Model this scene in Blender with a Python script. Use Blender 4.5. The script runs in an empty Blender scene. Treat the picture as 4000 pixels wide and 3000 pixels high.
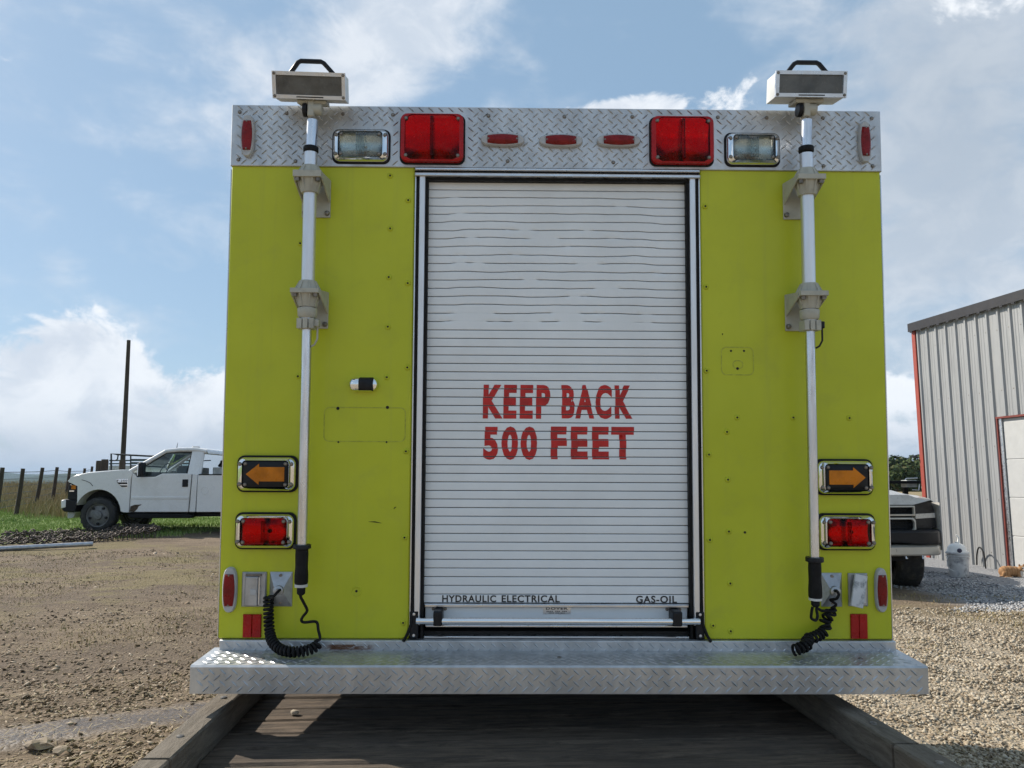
import bpy, bmesh, math, random
import numpy as np
from mathutils import Vector, Matrix, noise

random.seed(7)
rng = np.random.default_rng(7)
rad = math.radians
sc = bpy.context.scene

# ------------------------------------------------------------------ camera, sky, sun, exposure
EYE, PITCH, FPX = 1.62, rad(7.228), 3004.0          # eye height, upward pitch, focal length in px of a 4000 px frame
cam_d = bpy.data.cameras.new('camera')
cam_d.sensor_width = 36.0
cam_d.lens = 36.0 * FPX / 4000.0
cam_d.clip_start, cam_d.clip_end = 0.05, 20000
cam = bpy.data.objects.new('camera', cam_d)
cam.location = (0, 0, EYE)
cam.rotation_euler = (rad(90) + PITCH, 0, 0)
sc.collection.objects.link(cam)
sc.camera = cam

SUN_EL = rad(38)
SUN_TO = Vector((-0.879 * math.cos(SUN_EL), 0.476 * math.cos(SUN_EL), math.sin(SUN_EL))).normalized()
sun_d = bpy.data.lights.new('sun', 'SUN')
sun_d.energy, sun_d.angle, sun_d.color = 3.4, rad(0.5), (1.0, 0.93, 0.82)
sun = bpy.data.objects.new('sun', sun_d)
sun.rotation_euler = SUN_TO.to_track_quat('Z', 'Y').to_euler()
sc.collection.objects.link(sun)

SKY_STRENGTH = 0.07
wd = bpy.data.worlds.new('World')
sc.world = wd
wd.use_nodes = True


class NT:
    """small helper round a node tree"""
    def __init__(s, tree):
        s.t = tree
        tree.nodes.clear()

    def n(s, typ, **kw):
        nd = s.t.nodes.new(typ)
        for k, v in kw.items():
            setattr(nd, k, v)
        return nd

    def put(s, sock, v):
        if hasattr(v, 'is_output'):
            s.t.links.new(v, sock)
        else:
            sock.default_value = v

    def m(s, op, a, b=0.0, c=None, clamp=False):
        nd = s.n('ShaderNodeMath', operation=op, use_clamp=clamp)
        s.put(nd.inputs[0], a)
        s.put(nd.inputs[1], b)
        if c is not None:
            s.put(nd.inputs[2], c)
        return nd.outputs[0]

    def mix(s, f, a, b):
        nd = s.n('ShaderNodeMix', data_type='RGBA')
        s.put(nd.inputs[0], f)
        s.put(nd.inputs[6], a if hasattr(a, 'is_output') else (*a, 1) if len(a) == 3 else a)
        s.put(nd.inputs[7], b if hasattr(b, 'is_output') else (*b, 1) if len(b) == 3 else b)
        return nd.outputs[2]

    def noise(s, vec, scale, detail=4, rough=.55, dist=0.0):
        nd = s.n('ShaderNodeTexNoise')
        if vec is not None:
            s.t.links.new(vec, nd.inputs['Vector'])
        nd.inputs['Scale'].default_value = scale
        nd.inputs['Detail'].default_value = detail
        nd.inputs['Roughness'].default_value = rough
        nd.inputs['Distortion'].default_value = dist
        return nd.outputs[0]

    def ss(s, x, a, b, lo=0.0, hi=1.0):
        nd = s.n('ShaderNodeMapRange', interpolation_type='SMOOTHSTEP')
        s.put(nd.inputs[0], x)
        for i, v in enumerate((a, b, lo, hi)):
            nd.inputs[i + 1].default_value = v
        return nd.outputs[0]

    def scale(s, vec, xyz, loc=(0, 0, 0)):
        nd = s.n('ShaderNodeMapping')
        s.t.links.new(vec, nd.inputs[0])
        nd.inputs['Location'].default_value = loc
        nd.inputs['Scale'].default_value = xyz
        return nd.outputs[0]


w = NT(wd.node_tree)
sky = w.n('ShaderNodeTexSky', sky_type='NISHITA')
sky.sun_disc = False
sky.sun_elevation = SUN_EL
sky.sun_rotation = math.atan2(SUN_TO.x, SUN_TO.y)
sky.altitude = 300
sky.air_density, sky.dust_density, sky.ozone_density = 1.0, 0.9, 1.2
tc = w.n('ShaderNodeTexCoord')
gen = tc.outputs['Generated']
sp = w.n('ShaderNodeSeparateXYZ')
w.t.links.new(gen, sp.inputs[0])
az = w.m('ARCTAN2', sp.outputs[0], sp.outputs[1])
el = w.m('ARCSINE', sp.outputs[2])


def blob(a, e, sa, se, rot=0.0):
    da, de = w.m('SUBTRACT', az, a), w.m('SUBTRACT', el, e)
    c, s_ = math.cos(rot), math.sin(rot)
    p = w.m('ADD', w.m('MULTIPLY', da, c / sa), w.m('MULTIPLY', de, s_ / sa))
    q = w.m('ADD', w.m('MULTIPLY', da, -s_ / se), w.m('MULTIPLY', de, c / se))
    r2 = w.m('ADD', w.m('MULTIPLY', p, p), w.m('MULTIPLY', q, q))
    return w.m('EXPONENT', w.m('MULTIPLY', r2, -1.0))


vcl = w.scale(gen, (1.0, 1.0, 1.9))
n_big = w.noise(vcl, 3.0, 5, .5, .2)                         # the large shape of the cloud banks
n_puff = w.noise(w.scale(gen, (1, 1, 1.35), (3, 1, 2)), 13, 8, .62, .35)   # cauliflower edges
n_soft = w.noise(w.scale(gen, (1, 1, 2.6), (7, 4, 1)), 5.0, 6, .55, .5)     # thin streaky layer
puff = w.m('ADD', n_big, w.m('MULTIPLY', w.m('SUBTRACT', n_puff, .5), .55))
dens = w.m('ADD', puff, .0)
for amp, args in ((.20, (-.58, .060, .20, .075)),             # cumulus bank low on the left, towering at its left end
                  (.20, (-.525, .150, .060, .050)),
                  (.20, (-.30, .050, .10, .060)),
                  (.44, (.125, .462, .16, .030)),             # small cumulus over the roof
                  (-.14, (.52, .46, .16, .16)),                # lumps in the bank on the right
                  (-.36, (-.28, .36, .34, .15)),              # open blue between them
                  (-.26, (.20, .58, .20, .07)),
                  (-.16, (.33, .30, .13, .14))):
    dens = w.m('ADD', dens, w.m('MULTIPLY', blob(*args), amp))
cov = w.ss(dens, .568, .660)
soft = w.m('ADD', w.m('MULTIPLY', w.m('ADD', n_soft, w.m('MULTIPLY', w.m('SUBTRACT', n_puff, .5), .35)), 1.0), .03)
for amp, args in ((.40, (-.10, .60, .26, .060, .72)),         # white streak fanning up over the truck
                  (.05, (-.50, .42, .35, .22)),               # thin veil upper left
                  (.36, (.56, .40, .20, .22)),                # soft grey-white bank on the right
                  (.20, (.50, .16, .20, .12)),
                  (-.10, (-.30, .25, .30, .14)),
                  (-.18, (.22, .52, .13, .14))):
    soft = w.m('ADD', soft, w.m('MULTIPLY', blob(*args), amp))
wisp = w.m('MULTIPLY', w.ss(soft, .46, .90), .88)
core = w.ss(dens, .60, .95)                                   # thick parts are greyer than the sunlit rims
lum = w.m('SUBTRACT', w.ss(n_puff, .34, .62, .25, 1.05), w.m('MULTIPLY', core, .40), clamp=True)
k = 1.0 / SKY_STRENGTH
ccol = w.mix(lum, (.34 * k, .38 * k, .44 * k), (.53 * k, .55 * k, .575 * k))
skyc = w.mix(.14, w.mix(.6, sky.outputs[0], (.140 * k, .235 * k, .345 * k)), (.36 * k, .46 * k, .53 * k))   # clear air under a thin veil
thick = w.m('MULTIPLY', blob(.55, .40, .20, .24), .62)                # the right-hand bank is thicker and greyer
wcol = w.mix(thick, w.mix(w.ss(n_puff, .38, .66), (.36 * k, .40 * k, .455 * k), (.46 * k, .485 * k, .52 * k)), (.21 * k, .25 * k, .30 * k))
c1 = w.mix(wisp, skyc, wcol)
c2 = w.mix(w.m('MULTIPLY', cov, .94), c1, ccol)
low = w.ss(el, .0, .105, 1, 0)                               # distant cloud deck near the horizon
c2 = w.mix(w.m('MULTIPLY', low, .80), c2, (.245 * k, .290 * k, .355 * k))
bg = w.n('ShaderNodeBackground')
w.t.links.new(c2, bg.inputs[0])
bg.inputs[1].default_value = SKY_STRENGTH
wo = w.n('ShaderNodeOutputWorld')
w.t.links.new(bg.outputs[0], wo.inputs[0])

sc.view_settings.view_transform = 'Standard'
sc.view_settings.look = 'None'
sc.view_settings.exposure = 0.88
sc.view_settings.gamma = 1.0
sc.view_settings.use_curve_mapping = False
sc.render.engine = 'CYCLES'
sc.cycles.use_denoising = True
sc.cycles.max_bounces = 6
sc.cycles.diffuse_bounces = 3
sc.cycles.glossy_bounces = 3
sc.cycles.transparent_max_bounces = 12
sc.cycles.sample_clamp_indirect = 6.0

# ------------------------------------------------------------------ measuring helpers
CAM = Vector((0, 0, EYE))


def ray(px, py):
    u, v = (px - 2000) / FPX, (1500 - py) / FPX
    return Vector((u, math.cos(PITCH) - math.sin(PITCH) * v, math.sin(PITCH) + math.cos(PITCH) * v))


def at(px, py, y):
    """the point of the place that stands y metres ahead where the photograph shows (px, py)"""
    d = ray(px, py)
    return CAM + d * (y / d.y)


TM = (Matrix.Translation((0.16294, 2.87124, EYE - .56545)) @ Matrix.Rotation(.012665, 4, 'Z')
      @ Matrix.Rotation(.061047, 4, 'X') @ Matrix.Rotation(.004115, 4, 'Y'))      # pose of the truck's rear wall
TMi = TM.inverted()
TC = TMi @ CAM


def F(px, py, y=0.0):
    """metres (x, z) on the truck's rear wall, y metres behind its plane"""
    d = TMi.to_3x3() @ ray(px, py)
    p = TC + d * ((y - TC.y) / d.y)
    return p.x, p.z


def Fb(x0, y0, x1, y1, y=0.0):
    a, b = F(x0, y0, y), F(x1, y1, y)
    return (a[0] + b[0]) / 2, (a[1] + b[1]) / 2, abs(b[0] - a[0]), abs(b[1] - a[1])


def smooth01(t):
    t = np.clip(t, 0, 1)
    return t * t * (3 - 2 * t)


def ground_h(x, y):
    x, y = np.asarray(x, float), np.asarray(y, float)
    yy = np.clip(y - 4, -6, 40)
    z = .022 * yy + .010 * np.clip(y - 4, 0, 40) * smooth01((-1 - x) / 4)
    far = np.clip(y - 48, 0, 1e9)
    z = z - 9 * smooth01(far / 260)
    return z


def gz(x, y):
    return float(ground_h(x, y))


# ------------------------------------------------------------------ materials
MATS = {}


def mat(name, col, rough=.5, metal=0.0, var=.12, vscale=9.0, bump=0.0, bscale=120.0, coat=0.0, spec=.5,
        dirt=None, dirt_amt=.5, dirt_scale=3.0, rvar=.1, stretch=(1, 1, 1)):
    if name in MATS:
        return MATS[name]
    m = bpy.data.materials.new(name)
    m.use_nodes = True
    g = NT(m.node_tree)
    bs = g.n('ShaderNodeBsdfPrincipled')
    out = g.n('ShaderNodeOutputMaterial')
    g.t.links.new(bs.outputs[0], out.inputs[0])
    co = g.n('ShaderNodeTexCoord').outputs['Object']
    if stretch != (1, 1, 1):
        co = g.scale(co, stretch)
    n1 = g.noise(co, vscale, 6, .6)
    lo, hi = tuple(c * (1 - var) for c in col), tuple(min(1, c * (1 + var)) for c in col)
    c = g.mix(g.ss(n1, .3, .7), lo, hi)
    if dirt:
        n2 = g.noise(co, dirt_scale, 8, .65, .3)
        c = g.mix(g.m('MULTIPLY', g.ss(n2, .48, .72), dirt_amt), c, dirt)
    g.t.links.new(c, bs.inputs['Base Color'])
    bs.inputs['Metallic'].default_value = metal
    n3 = g.noise(co, vscale * 2.3, 5, .6)
    g.put(bs.inputs['Roughness'], g.ss(n3, .25, .75, max(.02, rough - rvar), min(1, rough + rvar)))
    bs.inputs['Coat Weight'].default_value = coat
    bs.inputs['Coat Roughness'].default_value = .08
    bs.inputs['Specular IOR Level'].default_value = spec
    if bump:
        nb = g.noise(co, bscale, 4, .6)
        b = g.n('ShaderNodeBump')
        b.inputs['Strength'].default_value = bump
        b.inputs['Distance'].default_value = .004
        g.t.links.new(nb, b.inputs['Height'])
        g.t.links.new(b.outputs[0], bs.inputs['Normal'])
    MATS[name] = m
    return m


def glass(name, tint, gloss=.10, rough=.03):
    """a thin tinted pane: coloured see-through plus a surface reflection"""
    if name in MATS:
        return MATS[name]
    m = bpy.data.materials.new(name)
    m.use_nodes = True
    g = NT(m.node_tree)
    tr = g.n('ShaderNodeBsdfTransparent')
    tr.inputs[0].default_value = (*tint, 1)
    gl = g.n('ShaderNodeBsdfGlossy')
    gl.inputs['Roughness'].default_value = rough
    fr = g.n('ShaderNodeFresnel')
    fr.inputs[0].default_value = 1.5
    fac = g.m('ADD', fr.outputs[0], gloss - .04, clamp=True)
    mx = g.n('ShaderNodeMixShader')
    g.t.links.new(fac, mx.inputs[0])
    g.t.links.new(tr.outputs[0], mx.inputs[1])
    g.t.links.new(gl.outputs[0], mx.inputs[2])
    out = g.n('ShaderNodeOutputMaterial')
    g.t.links.new(mx.outputs[0], out.inputs[0])
    MATS[name] = m
    return m


# ------------------------------------------------------------------ mesh helpers
class MB:
    def __init__(s):
        s.v, s.f = [], []

    def add(s, vs, fs):
        o = len(s.v)
        s.v += [tuple(p) for p in vs]
        s.f += [tuple(i + o for i in f) for f in fs]
        return s

    def box(s, x0, x1, y0, y1, z0, z1):
        x0, x1 = sorted((x0, x1)); y0, y1 = sorted((y0, y1)); z0, z1 = sorted((z0, z1))
        return s.add([(x0, y0, z0), (x1, y0, z0), (x1, y1, z0), (x0, y1, z0),
                      (x0, y0, z1), (x1, y0, z1), (x1, y1, z1), (x0, y1, z1)],
                     [(0, 3, 2, 1), (4, 5, 6, 7), (0, 1, 5, 4), (1, 2, 6, 5), (2, 3, 7, 6), (3, 0, 4, 7)])

    def cbox(s, x0, x1, y0, y1, z0, z1, c):
        """box with chamfered front (low y) rim"""
        x0, x1 = sorted((x0, x1)); y0, y1 = sorted((y0, y1)); z0, z1 = sorted((z0, z1))
        lp = []
        for (i, y) in ((0, y1), (0, y0 + c), (c, y0)):
            lp.append([(x0 + i, y, z0 + i), (x1 - i, y, z0 + i), (x1 - i, y, z1 - i), (x0 + i, y, z1 - i)])
        return s.loops(lp, True, True)

    def loops(s, lps, cap0=False, cap1=False, closed=True):
        o = len(s.v)
        n = len(lps[0])
        for l in lps:
            s.v += [tuple(p) for p in l]
        for k in range(len(lps) - 1):
            for i in range(n if closed else n - 1):
                j = (i + 1) % n
                s.f.append((o + k * n + i, o + k * n + j, o + (k + 1) * n + j, o + (k + 1) * n + i))
        if cap0:
            s.f.append(tuple(o + i for i in reversed(range(n))))
        if cap1:
            s.f.append(tuple(o + (len(lps) - 1) * n + i for i in range(n)))
        return s

    def prism(s, poly, y0, y1, axes='XZ'):
        def P(a, b, t):
            return {'XZ': (a, t, b), 'XY': (a, b, t), 'YZ': (t, a, b)}[axes]
        return s.loops([[P(a, b, y0) for a, b in poly], [P(a, b, y1) for a, b in poly]], True, True)

    def tube(s, pts, r, n=8, caps=True, closed=False):
        pts = [Vector(p) for p in pts]
        m = len(pts)
        rs = r if isinstance(r, (list, tuple)) else [r] * m
        t0 = (pts[1] - pts[0]).normalized()
        up = Vector((0, 0, 1)) if abs(t0.z) < .9 else Vector((1, 0, 0))
        u = t0.cross(up).normalized()
        lps = []
        for i, p in enumerate(pts):
            a, b = pts[max(0, i - 1)], pts[min(m - 1, i + 1)]
            t = (b - a).normalized()
            u = (u - t * u.dot(t)).normalized()
            q = t.cross(u)
            lps.append([p + (u * math.cos(2 * math.pi * k / n) + q * math.sin(2 * math.pi * k / n)) * rs[i] for k in range(n)])
        return s.loops(lps, caps, caps)

    def lathe(s, prof, c=(0, 0, 0), axis='Z', n=20, caps=True):
        lps = []
        for r, h in prof:
            l = []
            for k in range(n):
                a = 2 * math.pi * k / n
                x, y = r * math.cos(a), r * math.sin(a)
                p = {'Z': (x, y, h), 'Y': (x, h, -y), 'X': (h, x, y)}[axis]
                l.append((p[0] + c[0], p[1] + c[1], p[2] + c[2]))
            lps.append(l)
        return s.loops(lps, caps, caps)

    def xform(s, M):
        s.v = [tuple(M @ Vector(p)) for p in s.v]
        return s

    def mesh(s, name):
        me = bpy.data.meshes.new(name)
        me.from_pydata(s.v, [], s.f)
        bm = bmesh.new()
        bm.from_mesh(me)
        bmesh.ops.recalc_face_normals(bm, faces=bm.faces)
        bm.to_mesh(me)
        bm.free()
        return me

    def build(s, name, material, parent=None, smooth=False, bevel=0.0, seg=2):
        return link(name, s.mesh(name), material, parent, smooth, bevel, seg)


def link(name, me, material, parent=None, smooth=False, bevel=0.0, seg=2):
    o = bpy.data.objects.new(name, me)
    sc.collection.objects.link(o)
    if material and not me.materials:
        me.materials.append(material)
    if parent:
        o.parent = parent
    if smooth:
        for p in me.polygons:
            p.use_smooth = True
        if smooth != 'all':
            me.set_sharp_from_angle(angle=rad(40))
    if bevel:
        b = o.modifiers.new('bevel', 'BEVEL')
        b.width, b.segments, b.limit_method, b.angle_limit = bevel, seg, 'ANGLE', rad(35)
        b.harden_normals = False
        for p in me.polygons:
            p.use_smooth = True
        me.set_sharp_from_angle(angle=rad(50))
    return o


def empty(name, loc=(0, 0, 0), rz=0.0):
    o = bpy.data.objects.new(name, None)
    o.empty_display_size = .2
    o.location = loc
    o.rotation_euler = (0, 0, rz)
    sc.collection.objects.link(o)
    return o


def tag(o, label=None, cat=None, group=None, kind=None):
    if label: o['label'] = label
    if cat: o['category'] = cat
    if group: o['group'] = group
    if kind: o['kind'] = kind
    return o


def share(o, name, parent, loc, rot=None):
    """another object on the same mesh"""
    c = o.copy()
    c.name = name
    sc.collection.objects.link(c)
    c.parent = parent
    c.location = loc
    if rot: c.rotation_euler = rot
    return c


def rr(cx, cz, wd_, ht, r, n=5):
    """rounded rectangle in (x, z)"""
    r = min(r, wd_ / 2 - 1e-5, ht / 2 - 1e-5)
    pts = []
    for (sx, sz, a0) in ((1, 1, 0), (-1, 1, 90), (-1, -1, 180), (1, -1, 270)):
        for k_ in range(n + 1):
            a = rad(a0 + 90 * k_ / n)
            pts.append((cx + sx * (wd_ / 2 - r) + r * math.cos(a), cz + sz * (ht / 2 - r) + r * math.sin(a)))
    return pts


def ring(pts, y):
    return [(a, y, b) for a, b in pts]


def text_mesh(txt, bold=0.0):
    cu = bpy.data.curves.new('lettering', 'FONT')
    cu.body = txt
    cu.offset = bold
    cu.resolution_u = 4
    cu.space_character = 1.0 + 5.0 * bold
    o = bpy.data.objects.new('lettering', cu)
    sc.collection.objects.link(o)
    bpy.context.view_layer.update()
    me = bpy.data.meshes.new_from_object(o)
    bpy.data.objects.remove(o)
    bpy.data.curves.remove(cu)
    return me


def lettering(txt, x0, x1, z0, z1, y, material, parent, bold=0.0, name='lettering', label=None, cuts=None, gap=.0018):
    """flat letters filling the given rectangle of the (x, z) plane at y; cut at the heights in cuts"""
    me = text_mesh(txt, bold)
    co = np.array([v.co[:] for v in me.vertices])
    lo, hi = co.min(0), co.max(0)
    bm = bmesh.new()
    bm.from_mesh(me)
    for v in bm.verts:
        a, b = (v.co.x - lo[0]) / (hi[0] - lo[0]), (v.co.y - lo[1]) / (hi[1] - lo[1])
        v.co = (x0 + a * (x1 - x0), y, z0 + b * (z1 - z0))
    for zc in cuts or ():
        if z0 < zc < z1:
            for zz in (zc - gap, zc + gap):
                bmesh.ops.bisect_plane(bm, geom=bm.verts[:] + bm.edges[:] + bm.faces[:], plane_co=(0, 0, zz), plane_no=(0, 0, 1))
            kill = [f for f in bm.faces if abs(f.calc_center_median().z - zc) < gap]
            bmesh.ops.delete(bm, geom=kill, context='FACES')
    if cuts:                                          # vinyl strips sit a little askew from slat to slat
        rs = random.Random(len(txt) * 7 + ord(txt[0]))
        off = {}
        for v in bm.verts:
            kk = sum(1 for zc in cuts if zc > v.co.z)
            v.co.x += off.setdefault(kk, rs.uniform(-.0016, .0016))
    bm.normal_update()
    me2 = bpy.data.meshes.new(name)
    bm.to_mesh(me2)
    bm.free()
    bpy.data.meshes.remove(me)
    o = link(name, me2, material, parent)
    if label: o['label'] = label
    return o


def ground_pt(px, py):
    """where the sight line through (px, py) meets the ground"""
    d = ray(px, py)
    t = 1.0
    for _ in range(60):
        p = CAM + d * t
        t += (p.z - gz(p.x, p.y)) / max(.03, -d.z + .022)
    return CAM + d * t

# ------------------------------------------------------------------ shared materials


def lime_material():
    """fluorescent lime paint with road film, rain streaks and slightly wavy sheet"""
    m = bpy.data.materials.new('lime_paint')
    m.use_nodes = True
    g = NT(m.node_tree)
    bs = g.n('ShaderNodeBsdfPrincipled')
    out = g.n('ShaderNodeOutputMaterial')
    g.t.links.new(bs.outputs[0], out.inputs[0])
    co = g.n('ShaderNodeTexCoord').outputs['Object']
    n1 = g.noise(co, 2.2, 5, .6)
    n2 = g.noise(co, 5.5, 8, .68, .4)
    streak = g.noise(g.scale(co, (24, 24, .7)), 1.0, 6, .6)
    speck = g.noise(co, 75, 3, .7)
    c = g.mix(g.ss(n1, .3, .7), (.450, .487, .025), (.505, .542, .031))
    c = g.mix(g.m('MULTIPLY', g.ss(n2, .5, .75), .35), c, (.36, .385, .055))
    c = g.mix(g.m('MULTIPLY', g.ss(streak, .52, .72), .28), c, (.37, .40, .06))
    c = g.mix(g.m('MULTIPLY', g.ss(speck, .70, .76), .5), c, (.20, .19, .06))
    g.t.links.new(c, bs.inputs['Base Color'])
    g.put(bs.inputs['Roughness'], g.ss(n2, .3, .7, .28, .46))
    bs.inputs['Specular IOR Level'].default_value = .3
    b1 = g.n('ShaderNodeBump')
    b1.inputs['Strength'].default_value = .35
    b1.inputs['Distance'].default_value = .02
    g.t.links.new(g.noise(co, 3.5, 2, .5), b1.inputs['Height'])
    b2 = g.n('ShaderNodeBump')
    b2.inputs['Strength'].default_value = .08
    b2.inputs['Distance'].default_value = .002
    g.t.links.new(g.noise(co, 420, 2, .5), b2.inputs['Height'])
    g.t.links.new(b1.outputs[0], b2.inputs['Normal'])
    g.t.links.new(b2.outputs[0], bs.inputs['Normal'])
    return m


M_lime = lime_material()
M_limes = mat('lime_stain', (.36, .39, .03), .5, var=.25, vscale=60)
M_white = mat('white_slat_paint', (.76, .79, .815), .40, var=.04, vscale=3, spec=.3, dirt=(.62, .63, .63), dirt_amt=.35, dirt_scale=2.2)
M_alu = mat('aluminium_trim', (.62, .63, .65), .34, 1.0, var=.06, vscale=14, rvar=.12)
M_tube = mat('brushed_aluminium_tube', (.74, .75, .79), .30, 1.0, var=.16, vscale=16, rvar=.14, stretch=(1, 1, .12),
             dirt=(.34, .35, .38), dirt_amt=.65, dirt_scale=26)
M_satin = mat('satin_tube', (.72, .73, .76), .42, .85, var=.05, vscale=20, stretch=(1, 1, .15))
M_chrome = mat('chrome', (.80, .80, .80), .07, 1.0, var=.02, rvar=.04)
M_black = mat('black_rubber', (.009, .009, .010), .6, spec=.2, var=.3, vscale=30)
M_blackp = mat('black_plastic', (.010, .011, .014), .42, spec=.25, var=.2, vscale=40)
M_dark = mat('dark_void', (.008, .008, .009), .8, var=.1)
M_beige = mat('beige_plastic', (.40, .39, .33), .5, var=.08, vscale=18, dirt=(.24, .23, .19), dirt_amt=.6, dirt_scale=14)
M_cream = mat('cream_enamel', (.60, .605, .60), .4, var=.06, vscale=14, dirt=(.35, .33, .28), dirt_amt=.45, dirt_scale=9)
M_bolt = mat('dull_bolt', (.20, .18, .16), .45, .8, var=.3, vscale=60)
M_redp = mat('red_plastic', (.36, .006, .008), .3, var=.12, vscale=20, coat=.0, spec=.3)
M_redd = mat('red_marker_plastic', (.19, .005, .006), .32, var=.2, vscale=30, spec=.3)
M_redl = glass('red_lens_pane', (.74, .008, .014), .012, .06)
M_clearl = glass('clear_lens_pane', (.80, .84, .82), .09, .08)
M_refl = mat('lamp_reflector', (.86, .86, .86), .20, 1.0, var=.05, vscale=30, rvar=.12)
M_reflc = mat('dull_lamp_reflector', (.55, .57, .55), .28, .9, var=.15, vscale=18, rvar=.1)
M_amber = mat('amber_lens', (.50, .155, .005), .3, var=.3, vscale=9, spec=.3)
M_grey = mat('grey_marker_base', (.42, .43, .44), .45, var=.08, vscale=30)
M_zinc = mat('cast_zinc_plate', (.40, .41, .43), .42, .7, var=.12, vscale=25, dirt=(.22, .22, .22), dirt_amt=.5, dirt_scale=22)
M_letr = mat('red_vinyl_lettering', (.46, .010, .008), .5, var=.18, vscale=24)
M_letk = mat('black_vinyl_lettering', (.012, .012, .016), .45, var=.2)
M_lampglass = mat('dark_flood_glass', (.085, .085, .08), .22, var=.35, vscale=14)


def plate_material():
    m = bpy.data.materials.new('aluminium_tread_plate')
    m.use_nodes = True
    g = NT(m.node_tree)
    bs = g.n('ShaderNodeBsdfPrincipled')
    out = g.n('ShaderNodeOutputMaterial')
    g.t.links.new(bs.outputs[0], out.inputs[0])
    co = g.n('ShaderNodeTexCoord').outputs['Object']
    n1 = g.noise(g.scale(co, (1, 1, .35)), 9, 7, .62, .6)
    n2 = g.noise(co, 30, 5, .6)
    c = g.mix(g.ss(n1, .3, .7), (.44, .448, .458), (.61, .618, .628))
    c = g.mix(g.m('MULTIPLY', g.ss(n2, .5, .75), .35), c, (.40, .395, .385))
    sp_ = g.n('ShaderNodeSeparateXYZ')
    g.t.links.new(co, sp_.inputs[0])
    # rust bleeding along the riser left of the door
    rx = g.ss(g.m('ABSOLUTE', g.m('ADD', sp_.outputs[0], .745)), .06, .10, 1, 0)
    rz = g.ss(g.m('ABSOLUTE', g.m('ADD', sp_.outputs[2], .025)), .006, .013, 1, 0)
    nr = g.ss(g.noise(g.scale(co, (.5, 1, 1)), 46, 6, .7), .34, .52)
    rust = g.m('MULTIPLY', g.m('MULTIPLY', rx, rz), nr)
    c = g.mix(rust, c, (.12, .05, .02))
    g.t.links.new(c, bs.inputs['Base Color'])
    g.put(bs.inputs['Metallic'], g.m('SUBTRACT', .80, g.m('MULTIPLY', rust, .80)))
    g.put(bs.inputs['Roughness'], g.ss(n2, .25, .75, .36, .54))
    return m


M_plate = plate_material()


def tread(plane, off, u0, u1, v0, v1, a=.0355, ln=.032, wd_=.0056, hh=.0026, skip=()):
    """raised bars of tread plate on a rectangle: plane 'XZ' (facing -y) or 'XY' (facing +z); returns a builder"""
    b = MB()
    nu, nv = int((u1 - u0) / a) + 2, int((v1 - v0) / a) + 2
    for i in range(nu):
        for j in range(nv):
            for t in (0, 1):
                u = u0 + (i + .3 + .5 * t) * a + random.uniform(-.0008, .0008)
                v = v0 + (j + .3 + .5 * t) * a
                if not (u0 + .014 < u < u1 - .014 and v0 + .004 < v < v1 - .004):
                    continue
                if any(x0 < u < x1 and z0 < v < z1 for x0, z0, x1, z1 in skip):
                    continue
                ang = rad(42 if t == 0 else -42)
                c, s_ = math.cos(ang), math.sin(ang)
                L, W = ln / 2, wd_ / 2
                pts = []
                for p, q, h in ((-L, 0, 0), (-L * .45, -W, 0), (L * .45, -W, 0), (L, 0, 0), (L * .45, W, 0), (-L * .45, W, 0),
                                (-L * .5, 0, hh), (L * .5, 0, hh)):
                    uu, vv = u + p * c - q * s_, v + p * s_ + q * c
                    uu, vv = min(max(uu, u0), u1), min(max(vv, v0), v1)
                    pts.append((uu, off - h, vv) if plane == 'XZ' else (uu, vv, off + h))
                b.add(pts, [(0, 1, 6), (1, 2, 7, 6), (2, 3, 7), (3, 4, 7), (4, 5, 6, 7), (5, 0, 6)])
    return b


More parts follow.
